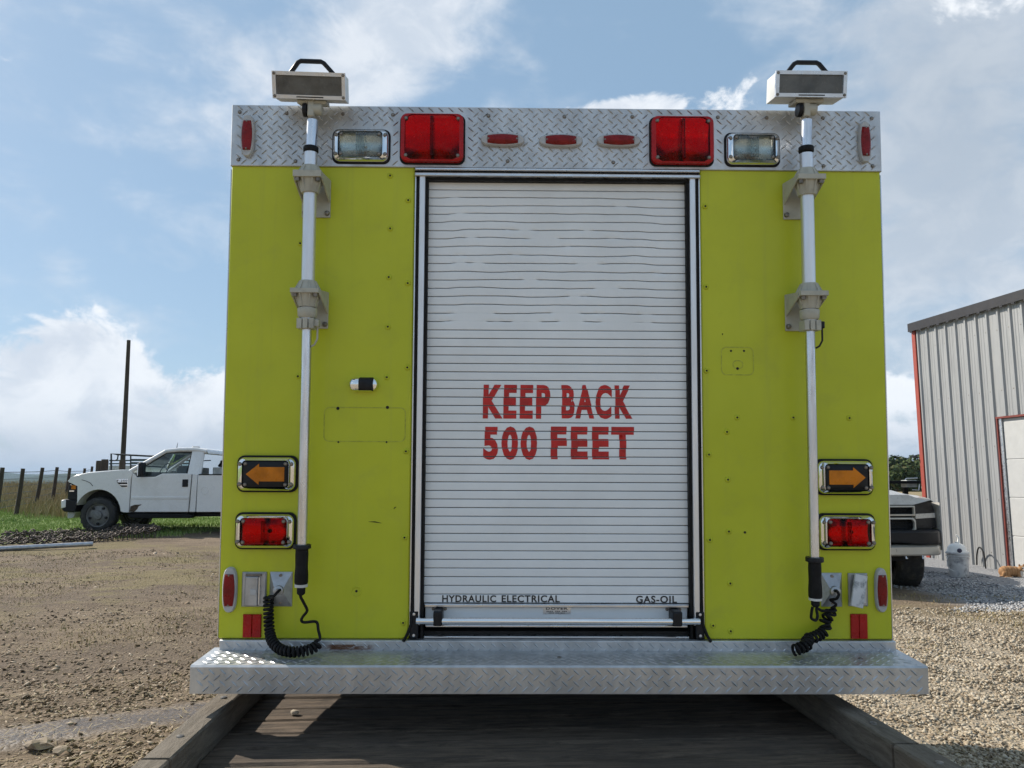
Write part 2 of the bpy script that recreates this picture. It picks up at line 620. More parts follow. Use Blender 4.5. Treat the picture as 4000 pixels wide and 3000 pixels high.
# ------------------------------------------------------------------ ground, hills
def ground_material():
    m = bpy.data.materials.new('farmyard_ground')
    m.use_nodes = True
    g = NT(m.node_tree)
    bs = g.n('ShaderNodeBsdfPrincipled')
    out = g.n('ShaderNodeOutputMaterial')
    g.t.links.new(bs.outputs[0], out.inputs[0])
    co = g.n('ShaderNodeTexCoord').outputs['Object']
    s_ = g.n('ShaderNodeSeparateXYZ')
    g.t.links.new(co, s_.inputs[0])
    X, Y = s_.outputs[0], s_.outputs[1]
    nl = g.noise(co, .55, 6, .6, .4)
    nm = g.noise(g.scale(co, (.55, 1.5, 1)), 3.2, 7, .65, .3)
    nf = g.noise(co, 38, 6, .7)
    vor = g.n('ShaderNodeTexVoronoi')
    g.t.links.new(g.scale(co, (1, 1.2, 1)), vor.inputs['Vector'])
    vor.inputs['Scale'].default_value = 34
    # bare dirt
    c = g.mix(g.ss(nm, .32, .68), (.115, .080, .050), (.215, .158, .105))
    c = g.mix(g.m('MULTIPLY', g.ss(nf, .45, .7), .45), c, (.28, .215, .150))
    rut = g.m('ADD', g.m('SUBTRACT', Y, g.m('MULTIPLY', X, .62)), g.m('MULTIPLY', g.m('SUBTRACT', nl, .5), 1.6))
    rw = g.m('SINE', g.m('MULTIPLY', rut, 1.55))
    c = g.mix(g.m('MULTIPLY', g.ss(rw, .25, .85), g.m('MULTIPLY', g.ss(X, .5, -1.5), .55)), c, (.118, .085, .060))
    # thin dry grass over the dirt
    dry = g.m('MULTIPLY', g.ss(g.m('ADD', nl, g.m('MULTIPLY', g.m('SUBTRACT', nm, .5), .6)), .46, .62), g.ss(Y, 6.5, 11))
    c = g.mix(g.m('MULTIPLY', dry, .75), c, g.mix(nf, (.12, .10, .040), (.24, .19, .085)))
    # pale crushed stone on the right
    sto = g.ss(g.m('ADD', X, g.m('MULTIPLY', g.m('SUBTRACT', nl, .5), 2.2)), .4, 1.4)
    sto = g.m('MULTIPLY', sto, g.ss(Y, 7.6, 9.6, 1, .12))
    stc = g.mix(vor.outputs['Distance'], (.46, .395, .30), (.30, .235, .165))
    c = g.mix(g.m('MULTIPLY', sto, .9), c, stc)
    # the same stone, added out of view behind the trailer to bounce light up
    c = g.mix(g.m('MULTIPLY', g.ss(Y, 3.7, 3.0), .85), c, stc)
    # grey driveway stone along the shed
    shd = g.m('MULTIPLY', g.ss(g.m('ADD', X, g.m('MULTIPLY', nm, .9)), 5.6, 6.4), g.ss(Y, 9.0, 10.0))
    c = g.mix(shd, c, g.mix(nf, (.14, .14, .15), (.42, .42, .43)))
    # green grass on the left bank and everywhere far away
    edge = g.m('ADD', g.m('SUBTRACT', Y, g.m('MULTIPLY', X, .78)), g.m('MULTIPLY', g.m('SUBTRACT', nm, .5), 3.0))
    gr = g.m('MULTIPLY', g.ss(edge, 23.2, 24.4), g.ss(X, -1.5, -3.0))
    gr = g.m('MAXIMUM', gr, g.ss(Y, 22, 26))
    grass = g.mix(nf, (.10, .165, .035), (.24, .32, .085))
    c = g.mix(gr, c, grass)
    # rough tan field beyond the fence, fading to pasture and woods far off
    fld = g.ss(g.m('SUBTRACT', g.m('ADD', Y, g.m('MULTIPLY', X, .9)), g.m('MULTIPLY', nm, 1.0)), 10.2, 11.2)
    fld = g.m('MULTIPLY', fld, g.ss(Y, 23, 25))
    c = g.mix(fld, c, g.mix(nm, (.21, .155, .080), (.34, .27, .15)))
    far = g.noise(co, .012, 6, .6)
    c = g.mix(g.ss(Y, 90, 240), c, g.mix(g.ss(far, .42, .55), (.030, .050, .018), (.11, .12, .045)))
    # wet wheel track
    tr = g.m('ADD', g.m('SUBTRACT', Y, g.m('MULTIPLY', X, .62)), g.m('MULTIPLY', g.m('SUBTRACT', nm, .5), .55))
    wet = g.m('MULTIPLY', g.ss(g.m('ABSOLUTE', g.m('SUBTRACT', tr, 6.98)), .10, .38, 1, 0),
              g.m('MULTIPLY', g.ss(X, -2.95, -2.3, 1, 1), g.ss(X, -1.5, -1.9)))
    wet = g.m('MULTIPLY', wet, g.ss(nf, .30, .55))
    c = g.mix(g.m('MULTIPLY', wet, .75), c, (.085, .066, .055))
    g.t.links.new(c, bs.inputs['Base Color'])
    g.put(bs.inputs['Roughness'], g.m('SUBTRACT', .92, g.m('MULTIPLY', wet, .66)))
    bs.inputs['Specular IOR Level'].default_value = .35
    h = g.m('ADD', g.m('MULTIPLY', nf, .6), g.m('ADD', g.m('MULTIPLY', nm, 1.1), g.m('MULTIPLY', vor.outputs['Distance'], -.5)))
    b = g.n('ShaderNodeBump')
    g.put(b.inputs['Strength'], g.m('SUBTRACT', .95, g.m('MULTIPLY', wet, .75)))
    b.inputs['Distance'].default_value = .035
    g.t.links.new(h, b.inputs['Height'])
    g.t.links.new(b.outputs[0], bs.inputs['Normal'])
    return m


def make_ground():
    def axis(lo, hi, n, c=0.0, k_=5.6):
        t = np.linspace(math.asinh((lo - c) / k_ * 1.0), math.asinh((hi - c) / k_), n)
        return c + k_ * np.sinh(t)
    xs, ys = axis(-6000, 6000, 320), axis(-300, 7000, 360, 7.0)
    Xg, Yg = np.meshgrid(xs, ys)
    Z = ground_h(Xg, Yg)
    for i in range(Z.shape[0]):                     # ruts and hummocks near the camera
        if -6 < ys[i] < 45:
            for j in range(Z.shape[1]):
                if -24 < xs[j] < 16:
                    Z[i, j] += .035 * noise.noise((xs[j] * .8, ys[i] * 1.3, 0)) + .02 * noise.noise((xs[j] * 2.6, ys[i] * 3.4, 5))
    v = np.stack([Xg, Yg, Z], -1).reshape(-1, 3)
    ny, nx = Z.shape
    idx = np.arange(ny * nx).reshape(ny, nx)
    f = np.stack([idx[:-1, :-1], idx[:-1, 1:], idx[1:, 1:], idx[1:, :-1]], -1).reshape(-1, 4)
    me = bpy.data.meshes.new('ground')
    me.vertices.add(len(v)); me.vertices.foreach_set('co', v.ravel())
    me.loops.add(f.size); me.loops.foreach_set('vertex_index', f.ravel().astype(np.int32))
    me.polygons.add(len(f)); me.polygons.foreach_set('loop_start', np.arange(0, f.size, 4, dtype=np.int32))
    me.update(calc_edges=True)
    o = link('ground', me, ground_material(), smooth='all')
    return tag(o, 'brown dirt farmyard with gravel and grass', kind='structure')


ground = make_ground()

M_hill = mat('wooded_hill', (.030, .048, .022), .95, var=.5, vscale=.02, spec=.1)


def hill_ridge(y0, depth, x0, x1, base, top, seed, nseg=160, rough=.35):
    b = MB()
    l0, l1, l2 = [], [], []
    for i in range(nseg + 1):
        x = x0 + (x1 - x0) * i / nseg
        h = top * (.62 + .38 * noise.noise((x * 3.0 / (x1 - x0) * 4 + seed, seed, 0)))
        h += top * rough * .18 * noise.noise((x * 90.0 / (x1 - x0) * 4, seed, 3))
        l0.append((x, y0, base)); l1.append((x, y0 + depth * .5, base + h)); l2.append((x, y0 + depth, base))
    return b.loops([l0, l1, l2], closed=False)


hill_ridge(2600, 900, -3400, -200, -9, 52, 3).build('hills', M_hill, smooth='all')['kind'] = 'structure'
hill_ridge(1500, 500, -700, 2600, -9, 66, 9).build('hills', M_hill, smooth='all')['kind'] = 'structure'
hill_ridge(4200, 1200, -5200, 3800, -9, 92, 5).build('hills', M_hill, smooth='all')['kind'] = 'structure'

# ------------------------------------------------------------------ rescue truck
truck = empty('rescue_truck')
truck.matrix_world = TM
tag(truck, 'lime yellow rescue truck seen from behind, white roller door closed, standing on the trailer', 'rescue truck')
HW, TOP, HB, DW, LEN = 1.22, 1.966, 1.733, .535, 2.82
T = truck

# body shell: side walls, roof, rear wall either side of the door
b = MB().box(-HW, -HW + .03, .03, LEN, 0, TOP).box(HW - .03, HW, .03, LEN, 0, TOP).box(-HW, HW, LEN - .03, LEN + .001, 0, TOP - .001)
b.box(-HW + .031, HW - .031, .03, LEN - .031, TOP - .03, TOP - .002)
b.build('body_shell', M_lime, T)
MB().box(-HW + .031, HW - .031, .035, LEN - .031, -.02, .02).build('floor_pan', M_dark, T)
for s_ in (-1, 1):
    MB().box(s_ * DW, s_ * HW, 0, .03, 0, HB + .004).build('rear_panel', M_lime, T, bevel=.006)
MB().box(-DW, DW, .34, .36, 0, TOP).build('door_bay', M_dark, T)
# narrow pale edge trim where the sides wrap round
for s_ in (-1, 1):
    MB().box(s_ * (HW + .0005), s_ * (HW + .004), .004, .06, .0, HB - .01).build('corner_trim', M_alu, T)

# header of tread plate
hp = MB().cbox(-HW - .002, HW + .002, -.008, .03, HB, TOP, .002).build('header_panel', M_plate, T)
lights_px = [(1562, 442, 1816, 641), (2537, 452, 2792, 649), (1297, 500, 1523, 638), (2831, 514, 3052, 650)]
skip = []
for q in lights_px:
    cx, cz, ww, hh = Fb(*q, -.008)
    skip.append((cx - ww / 2 - .004, cz - hh / 2 - .004, cx + ww / 2 + .004, cz + hh / 2 + .004))
tb = tread('XZ', -.008, -HW, HW, HB + .004, TOP - .004, a=.0375, hh=.0038, skip=skip).build('tread_bars', M_plate, hp)
tb['kind'] = 'stuff'
screw = MB().lathe([(.0001, -.005), (.005, -.004), (.0075, 0)], axis='Y', n=10).mesh('screw')
first = None
for q in [(936, 437), (1119, 442), (1340, 445), (1535, 448), (931, 623), (1154, 629), (1908, 452), (2205, 455), (2470, 456),
          (1983, 629), (2396, 634), (2804, 458), (2995, 460), (3215, 461), (3405, 462), (3217, 648), (3409, 648)]:
    x, z = F(*q, -.009)
    if first is None:
        first = link('screw', screw, M_bolt, hp, True); first.location = (x, -.009, z)
    else:
        share(first, 'screw', hp, (x, -.009, z))

# rivets in the lime panels
riv = MB().lathe([(.0035, -.001), (.0038, -.0045), (.0062, -.0052), (.0098, -.0028), (.0108, 0)], axis='Y', n=14).mesh('rivet')
riv.materials.append(M_lime)
rdot = MB().lathe([(.0033, -.0056), (.0034, -.001)], axis='Y', n=10).mesh('rivet_hole')
rdot.materials.append(M_dark)
D = 1.80832
r0 = d0 = None
for (x, y) in [(843, 380), (882, 433), (843, 494), (840, 599), (881, 612), (838, 706), (880, 794), (836, 815), (644, 813), (877, 975),
               (874, 1161), (871, 1345), (649, 526), (1523, 446), (1525, 620), (1526, 801), (1592, 902), (1713, 902), (1834, 903),
               (1570, 933), (1531, 982), (1572, 1036), (1574, 1148), (1533, 1166), (1577, 1260), (1540, 1351), (1578, 1363)]:
    lx, lz = F(x * D, y * D)
    o = link('rivet', riv, None, T, True)
    o.location = (lx, 0, lz)
    d_ = link('rivet_hole', rdot, None, o)
for (x, y, r) in [(731, 955, .0035), (835, 955, .0035), (730, 882, .006), (837, 880, .006), (1579, 758, .004), (1607, 758, .004),
                  (1593, 796, .005), (1609, 1150, .0045), (770, 1277, .0045)]:
    lx, lz = F(x * D, y * D)
    MB().lathe([(r, -.0012), (r, .002)], (lx, 0, lz), 'Y', 12).build('old_screw_hole', M_dark, T)
lx, lz = F(770 * D, 1277 * D)
MB().loops([[(lx + r * math.cos(a), y, lz + r * math.sin(a)) for a in np.linspace(0, 2 * math.pi, 20, endpoint=False)]
            for r, y in ((.019, 0), (.0175, -.002), (.0145, -.002), (.013, -.0005))]).build('grommet', M_lime, T, True)
# ghost outlines of fittings that were taken off, and scuffs
for (x0, y0, x1, y1) in ((700, 879, 876, 955), (1557, 749, 1629, 811), (1582, 778, 1606, 797)):
    cx, cz, ww, hh = Fb(x0 * D, y0 * D, x1 * D, y1 * D)
    lp = [ring(rr(cx, cz, ww, hh, .02), -.0009), ring(rr(cx, cz, ww - .007, hh - .007, .018), -.0009)]
    MB().loops(lp).build('paint_mark', M_limes, T)
for (x0, y0, x1, y1) in ((796, 1127, 824, 1130), (850, 1100, 856, 1095), (1560, 720, 1561, 724)):
    a, c = F(x0 * D, y0 * D), F(x1 * D, y1 * D)
    MB().tube([(a[0], -.0002, a[1]), ((a[0] + c[0]) / 2, -.0004, (a[1] + c[1]) / 2 + .002), (c[0], -.0002, c[1])], [.0004, .0022, .0006], 6).build('scratch', M_black, T)

# ---- roller door
NL, ZT, ZB = 49, F(2478, 748, .03)[1], F(1700, 2355, .03)[1]
pitch = (ZT - ZB) / NL
lines = [ZT - i * pitch for i in range(NL + 1)]
door = MB().box(-.50, .50, .052, .056, .045, 1.72).build('roller_door', M_dark, T)
SEG = 72
xs_ = np.linspace(-.4842, .4842, SEG + 1)


def line_state(i, x):
    """height wobble and openness of joint i at x: the upper slats are buckled, so their joints wander and close up in places"""
    if not 1 <= i <= 16:
        return 0.0, 1.0
    edge = smooth01((.40 + .03 * math.sin(i * 2.1) - abs(x + .02)) / .06)
    k_ = edge * (1.0 if i > 2 else .7)
    wob = (.0045 * noise.noise((x * 6, i * 3.7, 0)) + .0013 * noise.noise((x * 26, i * 5.1, 2))) * k_
    wob += .005 * k_ * (1 if i < 8 else .5)
    cl = noise.noise((x * 6.5, i * 7.3, 9)) + .5 * noise.noise((x * 19, i * 3.3, 4))
    op = 1.0 - float(k_) * float(smooth01((cl - .40) / .08))
    if i == 15 or i == 16:
        op = 1.0 - float(k_) * float(smooth01((cl + .12) / .15))
    return float(wob), op


GAP = .0013
for i in range(-1, NL):
    up = [(F(2478, 716, .03)[1] + .016, 1.0) for x in xs_] if i < 0 else [(lines[i] + line_state(i, x)[0], line_state(i, x)[1]) for x in xs_]
    dn = [(lines[i + 1] + line_state(i + 1, x)[0], line_state(i + 1, x)[1]) for x in xs_]
    tone = random.uniform(-.0003, .0003)
    lps = []
    for x, (zu, ou), (zd, od) in zip(xs_, up, dn):
        gu, gd = GAP * ou + .0001, GAP * od + .0001
        ru, rd_ = .0012 * ou, .0012 * od
        yb = .030 + tone
        lps.append([(x, yb + .012, zu - gu), (x, yb + ru, zu - gu), (x, yb, zu - gu - .0018), (x, yb - .0004, (zu + zd) / 2),
                    (x, yb, zd + gd + .0016), (x, yb + rd_, zd + gd), (x, yb + .012, zd + gd)])
    sl = MB().loops(lps, closed=False).build('slat', M_white, door, 'all')
    sl.data.set_sharp_from_angle(angle=rad(30))
# lettering on the door, cut at the joints
yl = .0286
cutz = lines
for txt, x0, x1, y0, y1, bo, mt, lb in (
        ('KEEP', 120, 945, 166, 588, .05, M_letr, 'red words KEEP BACK, upper line'), ('BACK', 1088, 1960, 166, 592, .05, M_letr, None),
        ('500', 120, 787, 680, 1096, .05, M_letr, 'red words 500 FEET, lower line'), ('FEET', 952, 1980, 683, 1090, .05, M_letr, None)):
    f_ = lambda q, v: (1850 + q / 3.16, 1450 + v / 3.16)
    a, c = F(*f_(x0, y0), yl), F(*f_(x1, y1), yl)
    lettering(txt, a[0], c[0], c[1], a[1], yl, mt, door, bo, 'lettering', lb, cutz)
for txt, x0, x1, y0, y1 in (('HYDRAULIC', 302, 660, 127, 175), ('ELECTRICAL', 697, 1083, 127, 176), ('GAS-OIL', 1590, 1862, 131, 180)):
    f_ = lambda q, v: (1550 + q / 1.7015, 2250 + v / 1.7015)
    a, c = F(*f_(x0, y0), yl), F(*f_(x1, y1), yl)
    lettering(txt, a[0], c[0], c[1], a[1], yl, M_letk, door, .024, 'lettering')

# bottom rail, lift bar, straps, sill
zf = lambda y: F(2200, y, .03)[1]
MB().cbox(-.482, .482, .012, .045, zf(2370), zf(2356) - .001, .003).build('bottom_flange', M_alu, door)
MB().box(-.480, .480, .030, .045, zf(2447), zf(2370)).build('bottom_rail', M_white, door, bevel=.003)
MB().cbox(-.478, .478, .018, .045, zf(2448), zf(2440), .002).build('bottom_lip', M_alu, door)
a, c = F(1626, 2426, -.03), F(2734, 2428, -.03)
zbar = (a[1] + c[1]) / 2
MB().tube([(a[0], -.028, zbar), (c[0], -.028, zbar)], .0115, 14).build('lift_bar', M_chrome, T, True)
for x0, x1 in ((1694, 1729), (2623, 2661)):
    p, q = F(x0, 2400, -.02)[0], F(x1, 2400, -.02)[0]
    MB().box(p, q, -.042, .03, zbar - .016, zbar + .036).build('bar_strap', M_blackp, T, bevel=.005)
    for xx in (p - .006, q + .006):
        MB().lathe([(.0001, .022), (.005, .023), (.006, .03)], (xx, 0, zbar + .030), 'Y', 10).build('strap_bolt', M_bolt, T, True)
for s_ in (-1, 1):
    MB().box(s_ * .532, s_ * .500, -.012, .02, zbar - .066, zbar + .030).build('bar_end_bracket', M_blackp, T, bevel=.004)
    for dz in (.020, -.055):
        MB().lathe([(.0001, -.016), (.005, -.015), (.006, -.011)], (s_ * .516, 0, zbar + dz), 'Y', 10).build('bracket_bolt', M_alu, T, True)
cx, cz, ww, hh = Fb(1550 + 973 / 1.7015, 2250 + 205 / 1.7015, 1550 + 1155 / 1.7015, 2250 + 254 / 1.7015, .029)
lab = MB().box(cx - ww / 2, cx + ww / 2, .0285, .0305, cz - hh / 2, cz + hh / 2).build('maker_label', M_alu, door)
lettering('DOVER', cx - ww * .40, cx + ww * .40, cz + hh * .12, cz + hh * .44, .0278, M_letk, door, .03)
for fz, fw in ((-.10, .38), (-.33, .30)):
    n_ = 12
    bb = MB()
    for k_ in range(n_):
        xa = cx - ww * fw + 2 * ww * fw * k_ / n_
        if k_ in (4, 8): continue
        bb.box(xa, xa + 2 * ww * fw / n_ * .75, .0276, .0284, cz + hh * fz - .0014, cz + hh * fz + .0014)
    bb.build('label_small_print', M_letk, door)

# door frame: tracks, seals, head trim, sill
for s_ in (-1, 1):
    MB().cbox(s_ * .4845, s_ * .4945, .004, .05, .0, 1.700, .001).build('door_seal', M_black, T)
    MB().cbox(s_ * .4955, s_ * .5165, -.010, .03, .052, 1.700, .002).build('door_track', M_satin, T)
    MB().cbox(s_ * .5175, s_ * .5275, -.006, .03, .010, 1.706, .003).build('outer_seal', M_black, T)
    MB().cbox(s_ * .5285, s_ * .5335, -.008, .03, .014, 1.712, .001).build('track_edge', M_alu, T)
    # frayed end of the seal hanging outside the step
    MB().tube([(s_ * .522, -.004, .13), (s_ * .524, -.010, .06), (s_ * .540, -.014, .018), (s_ * .553, -.018, -.004)], .0055, 8).build('loose_seal_end', M_black, T, True)
zz = lambda y: F(2478, y)[1]
MB().cbox(-.534, .534, -.014, .03, zz(676), HB - .001, .003).build('head_trim', M_alu, T)
MB().box(-.530, .530, -.002, .03, zz(686), zz(676)).build('head_gap', M_dark, T)
MB().cbox(-.534, .534, -.018, .03, zz(700), zz(686), .003).build('drip_rail', M_alu, T)
MB().box(-.500, .500, .002, .03, zz(710), zz(700)).build('head_seal', M_black, T)
MB().cbox(-.482, .482, .010, .05, zf(2489), zf(2481), .002).build('door_sill', M_alu, T)

# ---- rear step of tread plate
ZS, YF, ZBot, SW = -.036, -.197, -.128, 1.238
st = empty('rear_step'); st.parent = T
b = MB().box(-1.21, 1.225, -.014, .02, ZS - .004, -.001)
b.build('riser', M_plate, st, bevel=.004)
b = MB().loops([[(-SW, .02, ZS), (-SW, YF + .006, ZS), (-SW, YF, ZS - .006), (-SW, YF, ZBot), (-SW, YF + .02, ZBot), (-SW, YF + .02, ZS - .012), (-SW, .02, ZS - .012)],
                [(SW, .02, ZS), (SW, YF + .006, ZS), (SW, YF, ZS - .006), (SW, YF, ZBot), (SW, YF + .02, ZBot), (SW, YF + .02, ZS - .012), (SW, .02, ZS - .012)]], True, True)
b.build('step_tray', M_plate, st)
for o_ in (tread('XZ', -.014, -1.21, 1.225, ZS - .012, -.003, a=.038, ln=.033), tread('XZ', YF, -SW + .003, SW - .003, ZBot + .003, ZS - .007, a=.038, ln=.033, hh=.0042),
           tread('XY', ZS, -SW + .003, SW - .003, YF + .008, -.016, a=.038, ln=.033, hh=.0018)):
    o_.build('tread_bars', M_plate, st)['kind'] = 'stuff'
for s_ in (-1, 1):
    MB().box(s_ * SW, s_ * (SW - .004), YF + .0005, .02, ZBot, ZS - .0125).build('end_gusset', M_plate, st)
for (x, y) in ((-1.02, -.12), (1.05, -.11), (.0, -.10)):
    MB().lathe([(.008, ZS), (.007, ZS + .003), (.0001, ZS + .0045)], (x, y, 0), 'Z', 10).build('step_bolt', M_bolt, st, True)

# ---- lamps
def bowl(cx, cz, w_, h_, yr, depth, m, par, nx=14, nz=14):
    b_ = MB()
    lps = []
    for j in range(nz + 1):
        tz = -1 + 2 * j / nz
        lps.append([(cx + w_ / 2 * tx, yr + depth * (1 - .85 * tz * tz - .15 * tx ** 4), cz + h_ / 2 * tz) for tx in np.linspace(-1, 1, nx + 1)])
    b_.loops(lps, closed=False)
    return b_.build('reflector', m, par, 'all')


def corner_screws(par, cx, cz, dx, dz, y, m):
    for sx in (-1, 1):
        for sz in (-1, 1):
            o_ = link('screw', screw, None, par, True)
            o_.location = (cx + sx * dx, y, cz + sz * dz)


def lamp_box(q, kind, label):
    d = .038
    cx, cz, w_, h_ = Fb(*q, -.02)
    r0_ = .026
    root = MB().loops([ring(rr(cx, cz, w_, h_, r0_), -.001), ring(rr(cx, cz, w_, h_, r0_), -.010), ring(rr(cx, cz, w_ - .006, h_ - .006, r0_), -.012)], True, True)
    root = root.build({'red': 'warning_light', 'clear': 'scene_light', 'arrow_l': 'turn_signal', 'arrow_r': 'turn_signal', 'brake': 'brake_light'}[kind], M_black, T, True)
    root['label'] = label
    if kind == 'red':
        w1, h1 = w_ - .012, h_ - .012
        MB().loops([ring(rr(cx, cz, w1, h1, .024), -.011), ring(rr(cx, cz, w1, h1, .024), -d + .004), ring(rr(cx, cz, w1 - .010, h1 - .010, .022), -d),
                    ring(rr(cx, cz, w1 * .87, h1 * .955, .032), -d), ring(rr(cx, cz, w1 * .865, h1 * .95, .032), -d + .012)]).build('lens_rim', M_redp, root, True)
        lw, lh, lr = w1 * .867, h1 * .952, .032
        MB().loops([ring(rr(cx, cz, lw * s1, lh * s1, lr * s1), -d - dy) for s1, dy in ((1, -.002), (.8, .004), (.5, .008), (.2, .010), (.02, .0105))], False, True).build('lens', M_redl, root, 'all')
        MB().box(cx - .006, cx + .006, -d - .0125, -d + .004, cz - lh / 2 + .01, cz + lh / 2 - .01).build('lens_ridge', M_redl, root, bevel=.003)
        bowl(cx, cz, lw, lh, -d + .006, .0185, M_refl, root)
        corner_screws(root, cx, cz, w1 / 2 - .020, h1 / 2 - .020, -d - .0005, M_bolt)
        return
    # chrome bezel
    fw = .026
    MB().loops([ring(rr(cx, cz, w_ - .012, h_ - .012, .024), -.011), ring(rr(cx, cz, w_ - .014, h_ - .014, .024), -d * .62),
                ring(rr(cx, cz, w_ - .022, h_ - .022, .022), -d * .78), ring(rr(cx, cz, w_ - 2 * fw, h_ - 2 * fw + .018, .014), -d),
                ring(rr(cx, cz, w_ - 2 * fw - .004, h_ - 2 * fw + .014, .012), -d + .012)]).build('bezel', M_chrome, root, True)
    lw, lh = w_ - 2 * fw - .004, h_ - 2 * fw + .014
    corner_screws(root, cx, cz, w_ / 2 - .017, h_ / 2 - .030, -d * .93, M_bolt)
    if kind in ('clear', 'brake'):
        m_ = M_clearl if kind == 'clear' else M_redl
        MB().loops([ring(rr(cx, cz, lw * s1, lh * s1, .012 * s1 + .004), -d + .006 - dy) for s1, dy in ((1, 0), (.92, .006), (.5, .009), (.05, .010))], False, True).build('lens', m_, root, 'all')
        rb = MB()
        offs = (-.012, -.004, .004, .012) if kind == 'clear' else (-.004, .004)
        for ox in offs:
            rb.box(cx + ox - .0022, cx + ox + .0022, -d - .0065, -d + .004, cz - lh * .40, cz + lh * .40)
        rb.build('lens_ribs', m_, root)
        bowl(cx, cz, lw, lh, -d + .010, .0150, M_reflc if kind == 'clear' else M_refl, root)
        MB().lathe([(.0001, -.024), (.005, -.023), (.007, -.018), (.007, -.012)], (cx + lw * .10, 0, cz), 'Y', 12).build('bulb', M_reflc if kind == 'clear' else M_dark, root, True)
        corner_screws(root, cx, cz, lw / 2 - .010, lh / 2 - .010, -d - .001, M_bolt)
    else:
        MB().loops([ring(rr(cx, cz, lw * s1, lh * s1, .012), -d + .006 - dy) for s1, dy in ((1, 0), (.94, .005), (.5, .006))], False, True).build('lens_mask', M_blackp, root, 'all')
        sg = -1 if kind == 'arrow_l' else 1
        L, H = lw * .84, lh * .80
        ar = [(L / 2, 0), (L * .16, H / 2), (L * .16, H * .34), (-L / 2, H * .34), (-L / 2, -H * .34), (L * .16, -H * .34), (L * .16, -H / 2)]
        MB().prism([(cx + sg * a_, cz + c_) for a_, c_ in ar], -d - .0022, -d + .003).build('arrow', M_amber, root, bevel=.0008)
        corner_screws(root, cx, cz, lw / 2 - .010, lh / 2 - .010, -d + .001, M_bolt)


lamp_box((1562, 442, 1816, 641), 'red', 'large red warning light left of the three small markers')
lamp_box((2537, 452, 2792, 649), 'red', 'large red warning light right of the three small markers')
lamp_box((1297, 500, 1523, 638), 'clear', 'clear chrome-rimmed scene light beside the left mast')
lamp_box((2831, 514, 3052, 650), 'clear', 'clear chrome-rimmed scene light beside the right mast')
lamp_box((924, 1779, 1159, 1924), 'arrow_l', 'amber arrow lamp pointing left')
lamp_box((3186, 1793, 3417, 1936), 'arrow_r', 'amber arrow lamp pointing right')
lamp_box((916, 2002, 1152, 2148), 'brake', 'red tail lamp under the left arrow')
lamp_box((3194, 2006, 3426, 2152), 'brake', 'red tail lamp under the right arrow')


def marker(cx, cz, ln, ht, vertical, y0=-.001):
    """boat-shaped clearance lamp: grey base, red lens"""
    def shp(l_, h_, sq):
        pts = []
        for k_ in range(36):
            a = 2 * math.pi * k_ / 36
            c, s1 = math.cos(a), math.sin(a)
            u = l_ / 2 * math.copysign(abs(c) ** .62, c)
            v = h_ / 2 * math.copysign(abs(s1) ** sq, s1)
            pts.append((u, v))
        return [(cx + v, cz + u) if vertical else (cx + u, cz + v) for u, v in pts]
    root = MB().loops([ring(shp(ln, ht, .8), y0), ring(shp(ln, ht, .8), y0 - .012), ring(shp(ln * .96, ht * .86, .8), y0 - .017)], True, True).build('marker_light', M_grey, T, True)
    def lens(l_, h_):
        pts = []
        for k_ in range(-6, 7):
            t = k_ / 6
            pts.append((l_ / 2 * t, h_ / 2 * (1 - .28 * t * t)))
        for k_ in range(6, -7, -1):
            t = k_ / 6
            pts.append((l_ / 2 * t, -h_ / 2 * (1 - .28 * t * t)))
        return [(cx + v, cz + u) if vertical else (cx + u, cz + v) for u, v in pts]
    MB().loops([ring(lens(ln * .70, ht * .80), y0 - .015), ring(lens(ln * .70, ht * .78), y0 - .020), ring(lens(ln * .66, ht * .5), y0 - .025)], False, True).build('lens', M_redd, root, True)
    for t in (-1, 1):
        p = (cx, y0 - .022, cz + t * ln * .325) if vertical else (cx + t * ln * .325, y0 - .022, cz)
        o_ = link('screw', screw, None, root, True); o_.location = p; o_.scale = (.6, .8, .6)
    return root


for q in ((1963.6, 545.7), (2191, 549), (2417, 549)):
    x, z = F(*q, -.02)
    marker(x, z, .163, .048, False, -.009)
for q in ((943, 449, 990, 612), (3354, 474, 3404, 635)):
    cx, cz, w_, h_ = Fb(*q, -.02)
    marker(cx, cz, h_, w_, True, -.009)
for q in ((868, 2217, 919, 2395), (3422, 2221, 3474, 2394)):
    cx, cz, w_, h_ = Fb(*q, -.02)
    marker(cx, cz, h_, w_, True, -.001)
# matching lamps on the body sides, seen edge-on
for s_ in (-1, 1):
    for z0_, z1_ in ((.09, .26), (1.80, 1.92)):
        MB().loops([[(s_ * (HW + o1), .07 + (.022 - i1) * math.sin(a), (z0_ + z1_) / 2 + ((z1_ - z0_) / 2 - i1) * math.cos(a)) for a in np.linspace(0, 2 * math.pi, 20, endpoint=False)]
                    for o1, i1 in ((.001, 0), (.012, 0), (.017, .005))], True, True).build('side_marker', M_grey, T, True)

# red reflectors
for q in ((950, 2400, 1018, 2494), (3323, 2399, 3390, 2499)):
    cx, cz, w_, h_ = Fb(*q, -.006)
    rf = MB().cbox(cx - w_ / 2, cx - .001, -.008, -.0005, cz - h_ / 2 + .003, cz + h_ / 2, .0015).build('reflector_strip', M_redp, T)
    MB().cbox(cx + .001, cx + w_ / 2, -.008, -.0005, cz - h_ / 2 + .003, cz + h_ / 2, .0015).build('reflector_half', M_redp, rf)

